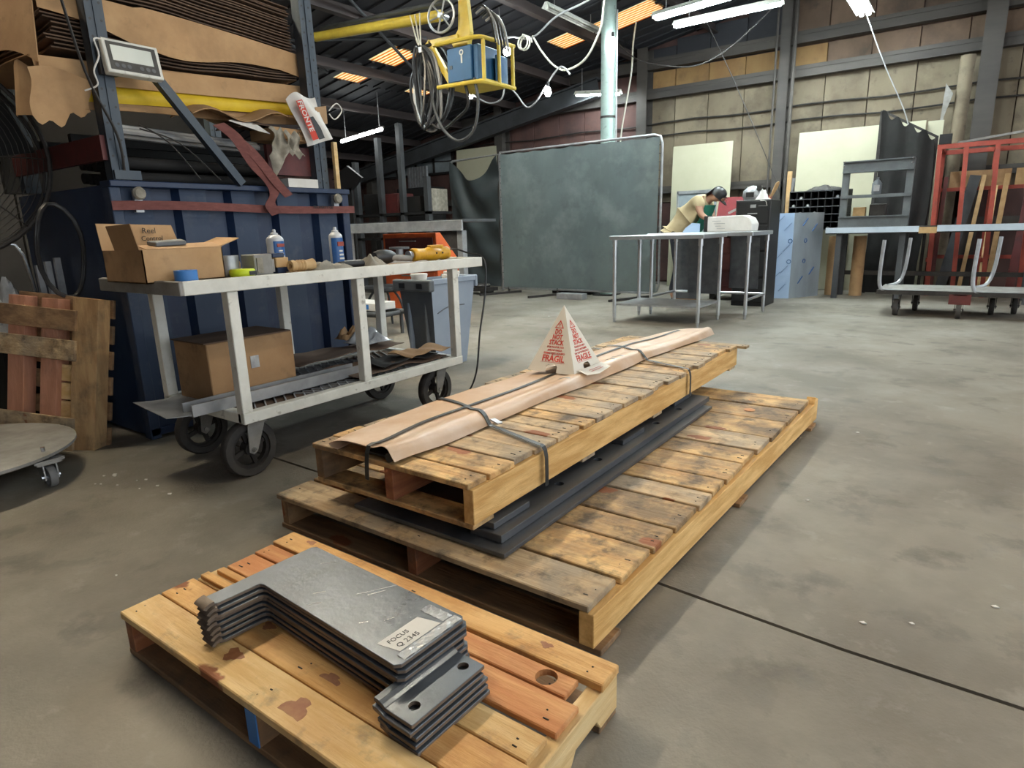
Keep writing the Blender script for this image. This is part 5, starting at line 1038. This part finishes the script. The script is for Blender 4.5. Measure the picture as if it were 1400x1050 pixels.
# things on and at the far wall
def leaner(name, m, label, x0, x1, y, z0, z1, cat, th=.02): return MB().prism([(x0, y-.12, z0), (x1, y-.12, z0), (x1, y, z1), (x0, y, z1)], (0, th, 0)).build(name, m, label=label, cat=cat, bevel=.003)
leaner('cream_panel', 'cream', 'cream door panel with dark slits high behind the sagging screen', -9.9, -8.75, 11.7, 0, 2.88, 'panel')
dcb = MB().box(-11.4, -10.3, 11.2, 11.7, 0, 2.10).build('dark_filler_box', 'dark', label='tall dark box added for the darkness under the small corrugated sheet', cat='dark box', bevel=.01)  # dark box added to fill the darkness below the sheet and carry it
cs_ = MB()
for k in range(14): cs_.box(-11.2+k*.045, -11.2+k*.045+.03, 11.40-.012*(k % 2), 11.43, 2.1005, 2.58)
cs_.box(-11.2, -10.57, 11.43, 11.435, 2.1005, 2.58).build('corrugated_sheet', 'galv', label='small corrugated steel sheet standing on the dark box', cat='sheet')
bs = thing('noticeboard', 'tilted black square board on a stand behind the rack post', 'board', (-9.35, 8, 1.6)); MB().prism([(-9.77, 8, 2.12), (-9.37, 8, 2.29), (-9.0, 8, 2.06), (-9.36, 8, 1.82)], (0, .05, 0)).build('sheet', 'black', bs); MB().box(-9.42, -9.30, 8.0, 8.05, 0, 1.9).build('stand', 'dark', bs)
fr = thing('far_rack', 'dark steel shelving rack full of shadow at the far wall', 'rack', (-9.6, 9.3, 0))
for xx, zt in ((-10.5, 2.5), (-9.8, 2.9), (-9.2, 3.1), (-8.55, 2.1)): MB().box(xx, xx+.10, 9.1, 9.2, 0, zt).build('post', 'rafter', fr)
for zz in (.45, .95, 1.42): MB().box(-10.5, -8.45, 9.1, 9.8, zz, zz+.05).build('shelf', 'dark', fr)
for k, (xx, m, h) in enumerate(((-10.2, 'dark', .4), (-9.6, 'maroon', .38), (-9.0, 'dark', .3), (-8.58, 'rag', .42))):
    MB().box(xx-.2 if k < 3 else xx-.08, xx+.2 if k < 3 else xx+.1, 9.25, 9.7, 1.4705, 1.471+h).build('stored_box', m, bevel=.01, label=['dark box on the far rack top shelf by its end post', 'maroon box on the far rack top shelf', 'low dark box on the far rack top shelf', 'speckled grey canister on the far rack top shelf'][k], cat='box')
# ================================================================ stainless tables
def stable(label, x0, x1, y0, y1, h, shelf=None):
    t = thing('steel_table', label, 'table', ((x0+x1)/2, (y0+y1)/2, 0))
    MB().box(x0, x1, y0, y1, h-.045, h).build('table_top', 'stainless', t, bevel=.004)
    for xx in (x0+.05, x1-.05):
        for yy in (y0+.05, y1-.05):
            l = MB().cyl((xx, yy, .05), (xx, yy, h-.045), .021, n=14).build('leg', 'stainless', t, smooth=True)
            MB().cyl((xx, yy, 0), (xx, yy, .055), .015, .019, n=10).build('foot', 'galv', l); MB().cyl((xx, yy, h-.12), (xx, yy, h-.046), .028, n=12).build('leg_socket', 'stainless', l)
    if shelf: MB().box(x0+.06, x1-.06, y0+.06, y1-.06, shelf, shelf+.02).build('under_shelf', 'galv', t)
    else:
        for a, b in (((x0+.05, y0+.05), (x0+.05, y1-.05)), ((x1-.05, y0+.05), (x1-.05, y1-.05)), ((x0+.05, y1-.05), (x1-.05, y1-.05))): MB().cyl((*a, .22), (*b, .22), .016, n=10).build('stretcher', 'stainless', t)
    return t
stable('stainless steel worktable with under-shelf standing in the open floor', -3.40, -2.30, 6.64, 7.42, .99, .2)
stable('stainless steel worktable next to the bending person', -3.30, -2.03, 7.46, 8.34, .995)
sh = 'dark steel sheets under the worktable'
for k, (x0, x1, y, z0, lab) in enumerate(((-3.30, -3.0, 8.46, .10, 'narrow dark steel sheet standing behind the worktable leg'), (-2.92, -2.50, 7.9, .24, 'dark steel sheet hanging in the middle of the worktable'), (-2.46, -2.11, 8.1, .30, 'dark steel sheet hanging by the worktable end rail'))):
    MB().sheet(lambda u, v: (x0+(x1-x0)*u, y-.03+.03*math.sin(v*2), .945-(.945-z0)*v-.03*u*(1-v)), 2, 8, .004).build('steel_sheet', 'steel_dk', label=lab, cat='steel sheet', group=sh, smooth=True)
MB().box(-3.28, -2.95, 8.42, 8.50, 0, .099).build('timber_block', 'dark_x', label='timber block carrying the narrow steel sheet', cat='block')
# parcel and pieces on the table
wp = thing('wrapped_parcel', 'white shrink-wrapped parcel lying on the worktable', 'parcel', (-2.44, 8.1, .995))
MB().prism([(-2.72, 7.95, .996), (-2.19, 7.95, .996), (-2.18, 7.95, 1.08), (-2.22, 7.95, 1.15), (-2.30, 7.95, 1.185), (-2.72, 7.95, 1.175)], (0, .3, 0)).build('wrap', 'paper', wp, bevel=.01, seg=2)
for k in range(4): MB().box(-2.66+.02*k, -2.55+.05*(k % 2), 7.945, 7.95, 1.12-.03*k, 1.126-.03*k).build('crease_print', 'galv', wp)
MB().prism([(-3.02, 7.9, .996), (-2.80, 7.9, .996), (-2.80, 7.9, 1.10), (-2.90, 7.9, 1.11), (-2.98, 7.9, 1.05)], (0, .02, 0)).build('film_sheet', 'film', label='light blue film-covered sheet propped on the worktable', cat='sheet metal')
MB().box(-2.79, -2.735, 8.02, 8.2, .996, 1.19).build('motor_block', 'iron', bevel=.006, label='dark motor block beside the white parcel', cat='motor')
# ---------------------------------------------------------------- the bending person
def skin(name, chain, m, parent, sub=2):
    """chain: list of (id, parent id or None, pos, radius)"""
    ids = {c[0]: i for i, c in enumerate(chain)}; me = bpy.data.meshes.new(name)
    me.from_pydata([c[2] for c in chain], [(ids[c[1]], i) for i, c in enumerate(chain) if c[1] is not None], [])
    o = bpy.data.objects.new(name, me); COL.objects.link(o)
    md = o.modifiers.new('s', 'SKIN'); md.use_smooth_shade = True
    for i, c in enumerate(chain):
        r = c[3] if isinstance(c[3], tuple) else (c[3], c[3]); me.skin_vertices[0].data[i].radius = r; me.skin_vertices[0].data[i].use_root = (c[1] is None)
    s = o.modifiers.new('d', 'SUBSURF'); s.levels = sub; s.render_levels = sub
    bpy.context.view_layer.update(); dg = bpy.context.evaluated_depsgraph_get(); nm = bpy.data.meshes.new_from_object(o.evaluated_get(dg)); nm.name = name
    bpy.data.objects.remove(o); 
    if parent: nm.transform(world_of(parent).inverted())
    nm.materials.clear(); nm.materials.append(K[m]); r = bpy.data.objects.new(name, nm); COL.objects.link(r); r.parent = parent
    for p in nm.polygons: p.use_smooth = True
    return r
PY = 8.86
mn = thing('person', 'person in a tan shirt, green apron and black cap bending over the worktable', 'person', (-3.45, PY, 0))
hip, sho, neck, hd = (-3.42, PY, 1.02), (-3.06, PY, 1.42), (-2.99, PY, 1.45), (-2.88, PY, 1.44)
body = [('hip', None, hip, .085), ('waist', 'hip', (-3.30, PY, 1.17), (.10, .10)), ('chest', 'waist', (-3.14, PY, 1.34), (.15, .12)), ('neckb', 'chest', (-3.03, PY, 1.42), .065), ('neck', 'neckb', (-2.97, PY, 1.44), .052), ('skull', 'neck', (-2.90, PY, 1.455), (.085, .088)), ('face', 'skull', (-2.85, PY, 1.425), (.075, .075)), ('jaw', 'face', (-2.855, PY, 1.375), .045)]
for s, nm_ in ((-1, 'R'), (1, 'L')):
    y = PY+s*.19; body += [('sh'+nm_, 'chest', (-3.10, PY+s*.17, 1.40), .065), ('el'+nm_, 'sh'+nm_, (-3.05, PY+s*.24, 1.22), .046), ('wr'+nm_, 'el'+nm_, (-2.93-.03*s, PY-.12+s*.14, 1.125), .031), ('pm'+nm_, 'wr'+nm_, (-2.89-.03*s, PY-.16+s*.12, 1.095), .036)]
    body += [('th'+nm_, 'hip', (-3.42, PY+s*.10, .92), .075), ('kn'+nm_, 'th'+nm_, (-3.37, PY+s*.12, .50), .06), ('an'+nm_, 'kn'+nm_, (-3.46, PY+s*.12, .10), .042), ('to'+nm_, 'an'+nm_, (-3.32, PY+s*.13, .045), .04)]
bo = skin('body', body, 'skin', mn)
for s in (-1, 1):
    px0 = Vector((-2.89-.03*s, PY-.16+s*.12, 1.095))
    for k in range(4):
        o_ = Vector((.012, (k-1.5)*.018, 0)); skin('finger', [('a', None, tuple(px0+o_), .010), ('b', 'a', tuple(px0+o_+Vector((.035, -.004, -.02+.003*k))), .009), ('c', 'b', tuple(px0+o_+Vector((.045, -.006, -.048))), .008)], 'skin', bo, 1)
    skin('thumb', [('a', None, tuple(px0+Vector((-.01, -s*.03, 0))), .011), ('b', 'a', tuple(px0+Vector((.012, -s*.048, -.015))), .010), ('c', 'b', tuple(px0+Vector((.032, -s*.045, -.035))), .009)], 'skin', bo, 1)
skin('nose', [('a', None, (-2.79, PY, 1.415), .012), ('b', 'a', (-2.775, PY, 1.395), .014)], 'skin', bo, 1)
for s in (-1, 1):
    MB().lathe([(.003, -.008), (.009, -.004), (.010, .002), (.003, .008)], (-2.795, PY+s*.03, 1.43), 8, 'x').build('eye', 'hair', bo, smooth=True)
    skin('ear', [('a', None, (-2.90, PY+s*.083, 1.44), .014), ('b', 'a', (-2.905, PY+s*.088, 1.415), .013)], 'skin', bo, 1)
MB().box(-2.80, -2.785, PY-.022, PY+.022, 1.372, 1.378).build('mouth', 'redwebbing', bo)
shirt = [('h', None, (-3.42, PY, 1.09), (.175, .165)), ('b', 'h', (-3.47, PY, 1.00), (.175, .16)), ('w', 'h', (-3.30, PY, 1.20), (.165, .145)), ('c', 'w', (-3.13, PY, 1.36), (.18, .145)), ('n', 'c', (-3.035, PY, 1.425), (.085, .085))]
for s, nm_ in ((-1, 'R'), (1, 'L')): shirt += [('s'+nm_, 'c', (-3.10, PY+s*.18, 1.40), .088), ('e'+nm_, 's'+nm_, (-3.065, PY+s*.225, 1.28), .068)]
skin('shirt', shirt, 'shirt', mn)
tr = [('h', None, (-3.44, PY, .98), (.175, .16)), ('w', 'h', (-3.42, PY, 1.06), (.165, .15))]
for s, nm_ in ((-1, 'R'), (1, 'L')): tr += [('t'+nm_, 'h', (-3.42, PY+s*.10, .90), .115), ('k'+nm_, 't'+nm_, (-3.37, PY+s*.12, .50), .08), ('a'+nm_, 'k'+nm_, (-3.46, PY+s*.12, .13), .065)]
skin('trousers', tr, 'trousers', mn)
for s in (-1, 1): skin('shoe', [('a', None, (-3.48, PY+s*.12, .05), .05), ('b', 'a', (-3.30, PY+s*.13, .045), .045)], 'black', mn, 2)
MB().sheet(lambda u, v: (-3.02-.20*v+.03*math.sin(v*3)+.11*(1-abs(2*u-1))*.8, PY-.17+.34*u, 1.34-.36*v), 10, 12, .008).build('apron', 'green', mn, smooth=True)
MB().lathe([(.102, -.03), (.100, .03), (.085, .07), (.05, .095), (.004, .10)], (0, 0, 0), 20).build('cap', 'black', mn, local=True, smooth=True)
cp = [c for c in mn.children if c.name.startswith('cap')][0]; inv = world_of(mn).inverted(); cp.location = inv @ Vector((-2.895, PY, 1.475)); cp.rotation_euler = (0, .75, 0)
bm_ = MB().prism([(.04, -.09, -.028), (.13, -.075, -.034), (.175, -.03, -.038), (.175, .03, -.038), (.13, .075, -.034), (.04, .09, -.028)], (0, 0, .008)).build('brim', 'black', cp, local=True, smooth=True)
MB().sheet(lambda u, v: (-2.97-.10*v+.04*math.sin(u*3.1), PY-.09+.18*u, 1.53-.06*v+.05*math.sin(u*3.1)*(1-v)), 8, 6, .006).build('neck_cloth', 'black', mn, smooth=True)
# ---------------------------------------------------------------- tool chest, cabinet and clutter behind
tc_ = thing('tool_chest', 'low red tool chest behind the bending person', 'tool chest', (-2.75, 9.5, 0)); MB().box(-3.2, -2.45, 9.3, 9.8, .1, 1.2).build('body', 'maroon', tc_, bevel=.006); MB().prism([(-3.2, 9.75, 1.2), (-2.45, 9.75, 1.2), (-2.45, 9.85, 1.47), (-3.2, 9.85, 1.47)], (0, .02, 0)).build('open_lid', 'crimson', tc_)
for k in range(4): MB().box(-3.15, -2.5, 9.285, 9.30, .2+k*.24, .40+k*.24).build('drawer', 'maroon', tc_, bevel=.004)
for xx in (-3.1, -2.55): MB().box(xx-.04, xx+.04, 9.4, 9.7, 0, .1).build('foot', 'black', tc_)
MB().beam((-2.88, 9.28, 1.23), (-2.60, 9.28, 1.36), .02, .03).build('white_bar', 'paper', label='white bar laid slanting on the red tool chest', cat='bar')
fc = thing('filing_cabinet', 'black filing cabinet with one handle piled with masks', 'cabinet', (-2.45, 9.0, 0))
MB().box(-2.62, -2.18, 8.75, 9.25, 0, 1.38).build('body', 'black', fc, bevel=.005); d = MB().box(-2.60, -2.20, 8.735, 8.75, 1.08, 1.36).build('drawer', 'dark', fc, bevel=.003)
MB().box(-2.46, -2.34, 8.72, 8.735, 1.20, 1.215).build('handle', 'galv', d); MB().box(-2.43, -2.36, 8.727, 8.735, 1.28, 1.32).build('label_holder', 'galv', d)
for k in range(3): MB().box(-2.60, -2.20, 8.735, 8.75, .06+k*.34, .37+k*.34).build('drawer', 'dark', fc, bevel=.003)
wmk = thing('welding_mask', 'grey welding mask lying on the black filing cabinet', 'mask', (-2.48, 8.95, 1.38)); MB().lathe([(.10, 0), (.13, .05), (.12, .12), (.07, .17), (.004, .19)], (-2.47, 8.95, 1.381), 18).build('shell', 'galv', wmk, smooth=True); MB().box(-2.52, -2.42, 8.815, 8.84, 1.42, 1.48).build('visor', 'black', wmk); MB().box(-2.40, -2.34, 8.86, 8.90, 1.5, 1.56).build('valve', 'black', wmk)
cloth('mask_bag', 'paper', 'crumpled white bag beside the welding mask', (-2.33, 8.9, 1.381), .16, .2, .12, 5.5, 'bag')
MB().sheet(lambda u, v: (-2.27+.08*u+.03*math.sin(v*3), 8.95+.1*v, 1.383+.20*u*(1-.3*v)+.05*math.sin(v*3)), 8, 8, .005).build('yellow_glove', 'tan', label='tan glove upright on the filing cabinet', cat='glove', smooth=True)
MB().prism([(-2.33, 8.74, 1.30), (-2.22, 8.74, 1.30), (-2.24, 8.74, 1.36), (-2.30, 8.75, 1.381), (-2.40, 8.78, 1.383), (-2.40, 8.78, 1.36)], (0, -.006, 0)).build('paper_tag', 'paper', label='white paper hanging over the filing cabinet edge', cat='paper')
# film covered cabinet
fb = thing('film_cabinet', 'tall steel cabinet wrapped in light blue protective film', 'cabinet', (-2.1, 10.1, 0))
a, b, c_, d_ = (-2.38, 9.78), (-2.12, 9.85), (-1.83, 10.38), (-2.10, 10.45)
MB().prism([(*p, 0) for p in (a, b, c_, d_)], (0, 0, 1.21)).build('body', 'filmgrey', fb)
A0, B0 = Vector((*a, 0)), Vector((*b, 0)); r0 = (B0-A0).normalized(); n0 = r0.cross(Vector((0, 0, 1)))
fp = MB().prism([A0+n0*.002, B0+n0*.002, B0+n0*.002+Vector((0, 0, 1.21)), A0+n0*.002+Vector((0, 0, 1.21))], n0*.002).build('film_face', 'film', fb)
def fmark(O_, r_, n_, x, z, par, ring):
    c = O_+r_*x+Vector((0, 0, z))+n_*.006
    if ring: MB().tube([c+r_*(.026*math.cos(q))+Vector((0, 0, .028*math.sin(q))) for q in [2*math.pi*k/14 for k in range(14)]], .005, 5, True).build('film_mark', 'blueink', par)
    else:
        dg_ = (r_+Vector((0, 0, 1.15))).normalized(); MB().beam(c-dg_*.07, c+dg_*.07, .003, .018, n_).build('film_mark', 'blueink', par)
for x, z, rg_ in ((.04, .82, 1), (.235, .82, 1), (.235, .53, 1), (.09, 1.12, 0), (.19, 1.02, 0), (.09, .60, 0), (.08, .33, 0), (.17, .16, 0), (.19, .72, 0), (.18, .42, 0)): fmark(A0, r0, n0, x, z, fp, rg_)
C0 = Vector((*c_, 0)); r1 = (C0-B0).normalized(); n1 = r1.cross(Vector((0, 0, 1)))
for x, z, rg_ in ((.25, .82, 1), (.25, .53, 1), (.22, 1.08, 0), (.42, 1.0, 0), (.20, .26, 0), (.42, .38, 0)): fmark(B0, r1, n1, x, z, fb, rg_)
# bolt bins
bb = thing('bolt_bin_rack', 'black pigeonhole bolt bin rack behind the film-wrapped cabinet', 'shelf', (-2.0, 10.8, 0))
MB().box(-2.42, -1.60, 11.14, 11.16, .95, 1.55).build('back', 'dark', bb)
for k in range(6): MB().box(-2.42, -1.60, 10.78, 11.14, .95+k*.115, .962+k*.115).build('shelf', 'rafter', bb)
for k in range(9): MB().box(-2.42+k*.1015, -2.412+k*.1015, 10.79, 11.14, .962, 1.53).build('divider', 'dark', bb)
for xx in (-2.40, -1.62):
    for yy in (10.81, 11.11): MB().box(xx-.02, xx+.02, yy-.02, yy+.02, 0, .95).build('leg', 'iron', bb)
random.seed(5)
for k in range(11):
    cell = (k*7+3) % 40; xx = -2.36+.1015*(cell % 8); zz = .962+.115*(cell//8)
    MB().lathe([(.004, 0), (.03, 0), (.022, .03), (.004, .04)], (xx, 10.84, zz+.0005), 7).build('bolt_heap', 'galv', label='small heap of grey bolts in a pigeonhole of the bin rack', cat='bolts', group='bolt heaps in the bin rack')
cloth('cord_tangle', 'iron', 'tangled dark cords on top of the bolt bin rack', (-1.95, 10.94, 1.54), .5, .2, .10, 6.1, 'cords')
# cream panels
leaner('cream_panel', 'cream', 'tall cream sheet leaning on the wall behind the person', -4.56, -3.51, 11.36, 0, 2.44, 'panel')
leaner('cream_panel', 'cream', 'wide cream sheet leaning on the wall above the bolt bins', -2.50, -.78, 11.5, 0, 2.47, 'panel')
leaner('cream_panel', 'cream', 'cream sheet showing a corner behind the dark curtain', -.76, -.565, 11.58, 0, 2.46, 'panel')
mirror = thing('framed_window', 'framed glass pane propped in front of the cream sheet', 'pane', (-4.0, 10.9, 0)); MB().box(-4.25, -3.6, 10.9, 10.93, .0, 1.62).build('glass', 'pane', mirror); MB().box(-4.27, -3.58, 10.88, 10.9, 1.60, 1.65).box(-4.28, -4.25, 10.88, 10.9, 0, 1.65).build('frame', 'galv', mirror)
MB().box(-2.50, -2.44, 10.9, 10.96, 1.2, 1.85).build('orange_stick', 'tan', label='orange and white stick upright beside the bolt bins', cat='stick')
lg = thing('iron_angle', 'leaning angle iron beside the bolt bin rack', 'angle iron', (-2.45, 10.9, 0)); MB().beam((-2.55, 10.8, 0), (-2.42, 11.0, 1.75), .05, .008).beam((-2.55, 10.78, 0), (-2.42, 10.98, 1.75), .008, .05).build('angle', 'galv', lg)
# ---------------------------------------------------------------- right table with frame
rt = thing('long_table', 'long worktable with film-covered steel edge at the wall', 'table', (-.6, 10.4, 0))
MB().box(-1.74, .9, 10.08, 10.75, .90, .985).build('table_top', 'iron', rt); MB().box(-1.74, -.62, 10.06, 10.08, .915, .99).build('film_edge', 'edgefilm', rt); MB().box(-.62, -.42, 10.065, 10.08, .895, .975).build('bare_edge', 'tan', rt); MB().box(-.42, .9, 10.06, 10.08, .915, .995).build('film_edge', 'edgefilm', rt)
for xx in (-1.57, -.80, .6):
    for yy in (10.14, 10.66): MB().box(xx-.035, xx+.035, yy-.035, yy+.035, 0, .90).build('leg', 'rafter', rt)
MB().box(-1.57, .6, 10.64, 10.68, .30, .36).build('stretcher', 'iron', rt)
ibf = thing('beam_frame', 'welded grey I-beam frame standing on the long table', 'frame', (-1.17, 10.4, .985))
for zz in (1.03, 1.41, 1.79):
    hh = .15 if zz != 1.41 else .05; zz = zz if zz != 1.79 else 1.76
    o = MB().box(-1.60, -.76, 10.12, 10.20, zz-.03, zz+.012) if hh < .1 else MB().box(-1.60, -.76, 10.10, 10.24, zz-.043, zz-.028).box(-1.60, -.76, 10.10, 10.24, zz+.095, zz+.11).box(-1.60, -.76, 10.13, 10.15, zz-.028, zz+.095)
    o.build('beam', 'beamgrey', ibf)
for xx in (-1.60, -.84): MB().box(xx, xx+.085, 10.151, 10.22, 1.0, 1.86).build('upright', 'beamgrey', ibf)
for xx in (-1.58, -.78):
    for zz in (1.80, 1.86): MB().cyl((xx, 10.098, zz), (xx, 10.085, zz), .012, n=8).build('bolt', 'bright', ibf)
bt = thing('oil_bottle', 'grey oil bottle standing on the frame crossbar', 'bottle', (-1.15, 10.17, 1.42)); MB().lathe([(.004, 0), (.055, 0), (.06, .02), (.06, .14), (.03, .18), (.02, .19), (.02, .22), (.004, .22)], (-1.17, 10.16, 1.423), 14).build('bottle_body', 'tote_d', bt, smooth=True); MB().box(-1.20, -1.13, 10.095, 10.10, 1.46, 1.54).build('bottle_label', 'galv', bt)
MB().box(-1.25, -1.05, 10.3, 10.5, .986, 1.30).build('vise', 'iron', bevel=.01, label='dark machine vise behind the beam frame', cat='vise')
MB().box(-1.45, -1.30, 10.28, 10.42, .986, 1.26).build('wood_offcut', 'tan', bevel=.004, label='light wood offcut behind the beam frame', cat='wood')
for k, xx in enumerate((-1.69, -1.36)):
    MB().cyl((xx, 10.6, 0), (xx, 10.6, .86), .085, n=18).build('cardboard_tube', 'cardboard_l' if k == 0 else 'cardboard', smooth=True, label=['light cardboard drum under the long table end', 'brown cardboard drum deeper under the long table'][k], cat='cardboard tube')
# dark curtain by the red rack
dc = thing('dark_curtain', 'ragged black curtain hanging beside the red rack', 'curtain', (-.9, 10.95, 0))
MB().sheet(lambda u, v: (-1.30+.68*u+.03*math.sin(v*5), 10.95+.022*math.sin(u*15+v*2)+.02*math.sin(u*6), (2.58-.42*u+.04*math.sin(u*25))*(1-v)+.02*v), 40, 20, .004).build('cloth', 'ragcloth', dc, smooth=True)
MB().beam((-1.30, 11.02, 2.60), (-.60, 11.02, 2.18), .03, .03).build('rail', 'iron', dc); MB().box(-1.32, -1.28, 11.0, 11.04, 0, 2.6).build('pole', 'iron', dc); MB().box(-.62, -.58, 11.0, 11.04, 0, 2.19).build('pole', 'iron', dc)
# red rack
rr = thing('red_rack', 'orange-red steel bar rack standing beside the black curtain', 'rack', (.2, 11.2, 0))
for xx in (-.54, -.24, .10, .5, .9): MB().beam((xx+.06, 10.9, 0), (xx, 10.9, 2.02), .055, .055, (0, 1, 0)).build('upright', 'redpaint', rr); 
for xx in (-.52, .10, .9): MB().box(xx-.03, xx+.03, 11.42, 11.48, 0, 2.0).build('rear_upright', 'redpaint', rr)
MB().box(-.57, 1.2, 10.87, 10.93, 2.0, 2.06).build('top_rail', 'redpaint', rr); MB().box(-.5, 1.2, 11.42, 11.48, 1.96, 2.02).build('rear_rail', 'redpaint', rr)
for zz in (1.45, .5): MB().box(-.5, 1.2, 11.40, 11.46, zz, zz+.05).build('shelf_rail', 'redpaint', rr)
for xx in (-.52, .1, .9):
    for zz in (.48, 1.98): MB().box(xx-.025, xx+.025, 10.9, 11.45, zz, zz+.05).build('side_rail', 'redpaint', rr)
for k, (x0, x1, m, w2, lab) in enumerate(((-.35, -.22, 'rafter', .13, 'wide grey steel plate leaning inside the red rack'), (-.12, -.12, 'tan', .05, 'slim tan batten leaning inside the red rack'), (.12, .02, 'pale_y', .06, 'pale timber batten leaning at the red rack middle post'), (.20, .14, 'tan', .06, 'brown timber leaning beside the pale batten'), (.45, .42, 'maroon', .10, 'dark red bar leaning at the rack end'), (-.45, -.56, 'maroon', .05, 'maroon strip leaning behind the wide plate'))):
    MB().beam((x0, 11.05, 0), (x1+.12, 11.36, 1.65 if k != 2 else 1.5), w2, .03, (0, 1, 0)).build('leaning_bar', m, label=lab, cat='bar')
for k, (x0, x1, z, m, lab) in enumerate(((-.4, .3, 1.5001, 'cardboard', 'brown carton on the upper rail of the red rack'), (.35, .85, 1.5001, 'tan', 'tan carton on the red rack upper rail'))): MB().box(x0, x1, 11.405, 11.459, z, z+.22).build('carton', m, label=lab, cat='carton')
MB().beam((-.35, 11.08, 2.08), (.75, 11.28, 2.22), .08, .03).build('loose_plank', 'alu_dk', label='grey plank lying across the top of the red rack', cat='plank')
MB().box(-.56, -.42, 10.86, 11.0, 2.0605, 2.19).build('black_box', 'black', label='small black box on the top corner of the red rack', cat='box')
wgc = thing('gas_duct', 'tan round duct rising beside the wall column', 'duct', (-.40, 11.70, 0)); MB().cyl((-.42, 11.70, 0), (-.38, 11.70, 3.3), .09, n=18).build('duct_pipe', 'wall_g', wgc, smooth=True)
wst = thing('torn_strip', 'torn white board strip standing beside the tan duct', 'board', (-.62, 11.6, 0)); MB().prism([(-.68, 11.58, 0), (-.60, 11.58, 0), (-.58, 11.58, 2.5), (-.50, 11.58, 2.8), (-.60, 11.58, 2.95), (-.62, 11.58, 2.4)], (0, .02, 0)).build('strip', 'alu_dk', wst)
# platform trolley
pd = thing('platform_trolley', 'flat steel platform trolley with bent tube handles near the red rack', 'trolley', (-.2, 8.95, 0))
MB().box(-.86, .75, 8.45, 9.25, .27, .295).build('platform', 'alu_dk', pd, bevel=.004); MB().box(-.86, .75, 8.43, 8.45, .25, .30).build('front_edge', 'iron', pd)
for xx in (-.86, .02, .62):
    MB().tube([(xx+.02, 8.47, .86 if xx > -.5 else .86), (xx+.01, 8.46, .5), (xx+.03, 8.45, .33), (xx+.10, 8.45, .29), (xx+.45, 8.46, .285)], .02, 8, smooth=5).build('tube_handle', 'galv', pd, smooth=True)
    MB().tube([(xx+.22, 9.23, .86), (xx+.20, 9.23, .5), (xx+.15, 9.2, .33), (xx+.05, 9.1, .29)], .02, 8, smooth=5).build('tube_handle', 'galv', pd, smooth=True)
for xx, yy in ((-.66, 8.52), (-.50, 9.05), (-.06, 8.48), (.24, 8.95), (.45, 9.1), (.62, 8.52)): caster(pd, xx, yy, .27, .095, .05, 'x', 'rubber', 'iron', 'galv', .02)
MB().box(-.16, .04, 8.42, 8.56, .16, .272).build('caster_housing', 'maroon', pd)
# floor litter
random.seed(11)
gl = 'white scraps scattered on the floor'
for k in range(26):
    if k < 12: x, y = -3.1+random.gauss(0, .12), 1.15+random.gauss(0, .07)
    else: x, y = random.choice([(-.42, 1.78), (-.28, 2.6), (.1, 3.4), (-.3, 3.55), (-2.6, .9), (-2.3, .75), (.3, 2.2), (-2.47, 4.0), (-5.9, 6.9), (-4.4, 6.8), (.05, 1.3), (-.1, 1.9)]); x += random.uniform(-.15, .15); y += random.uniform(-.1, .1)
    r = random.uniform(.004, .011); MB().prism([(x-r, y, .001), (x, y-r*.6, .001), (x+r*1.3, y, .001), (x+r*.3, y+r, .001)], (0, 0, .003)).build('litter_scrap', 'paper', label='tiny white scrap lying on the concrete floor', cat='litter', group=gl)
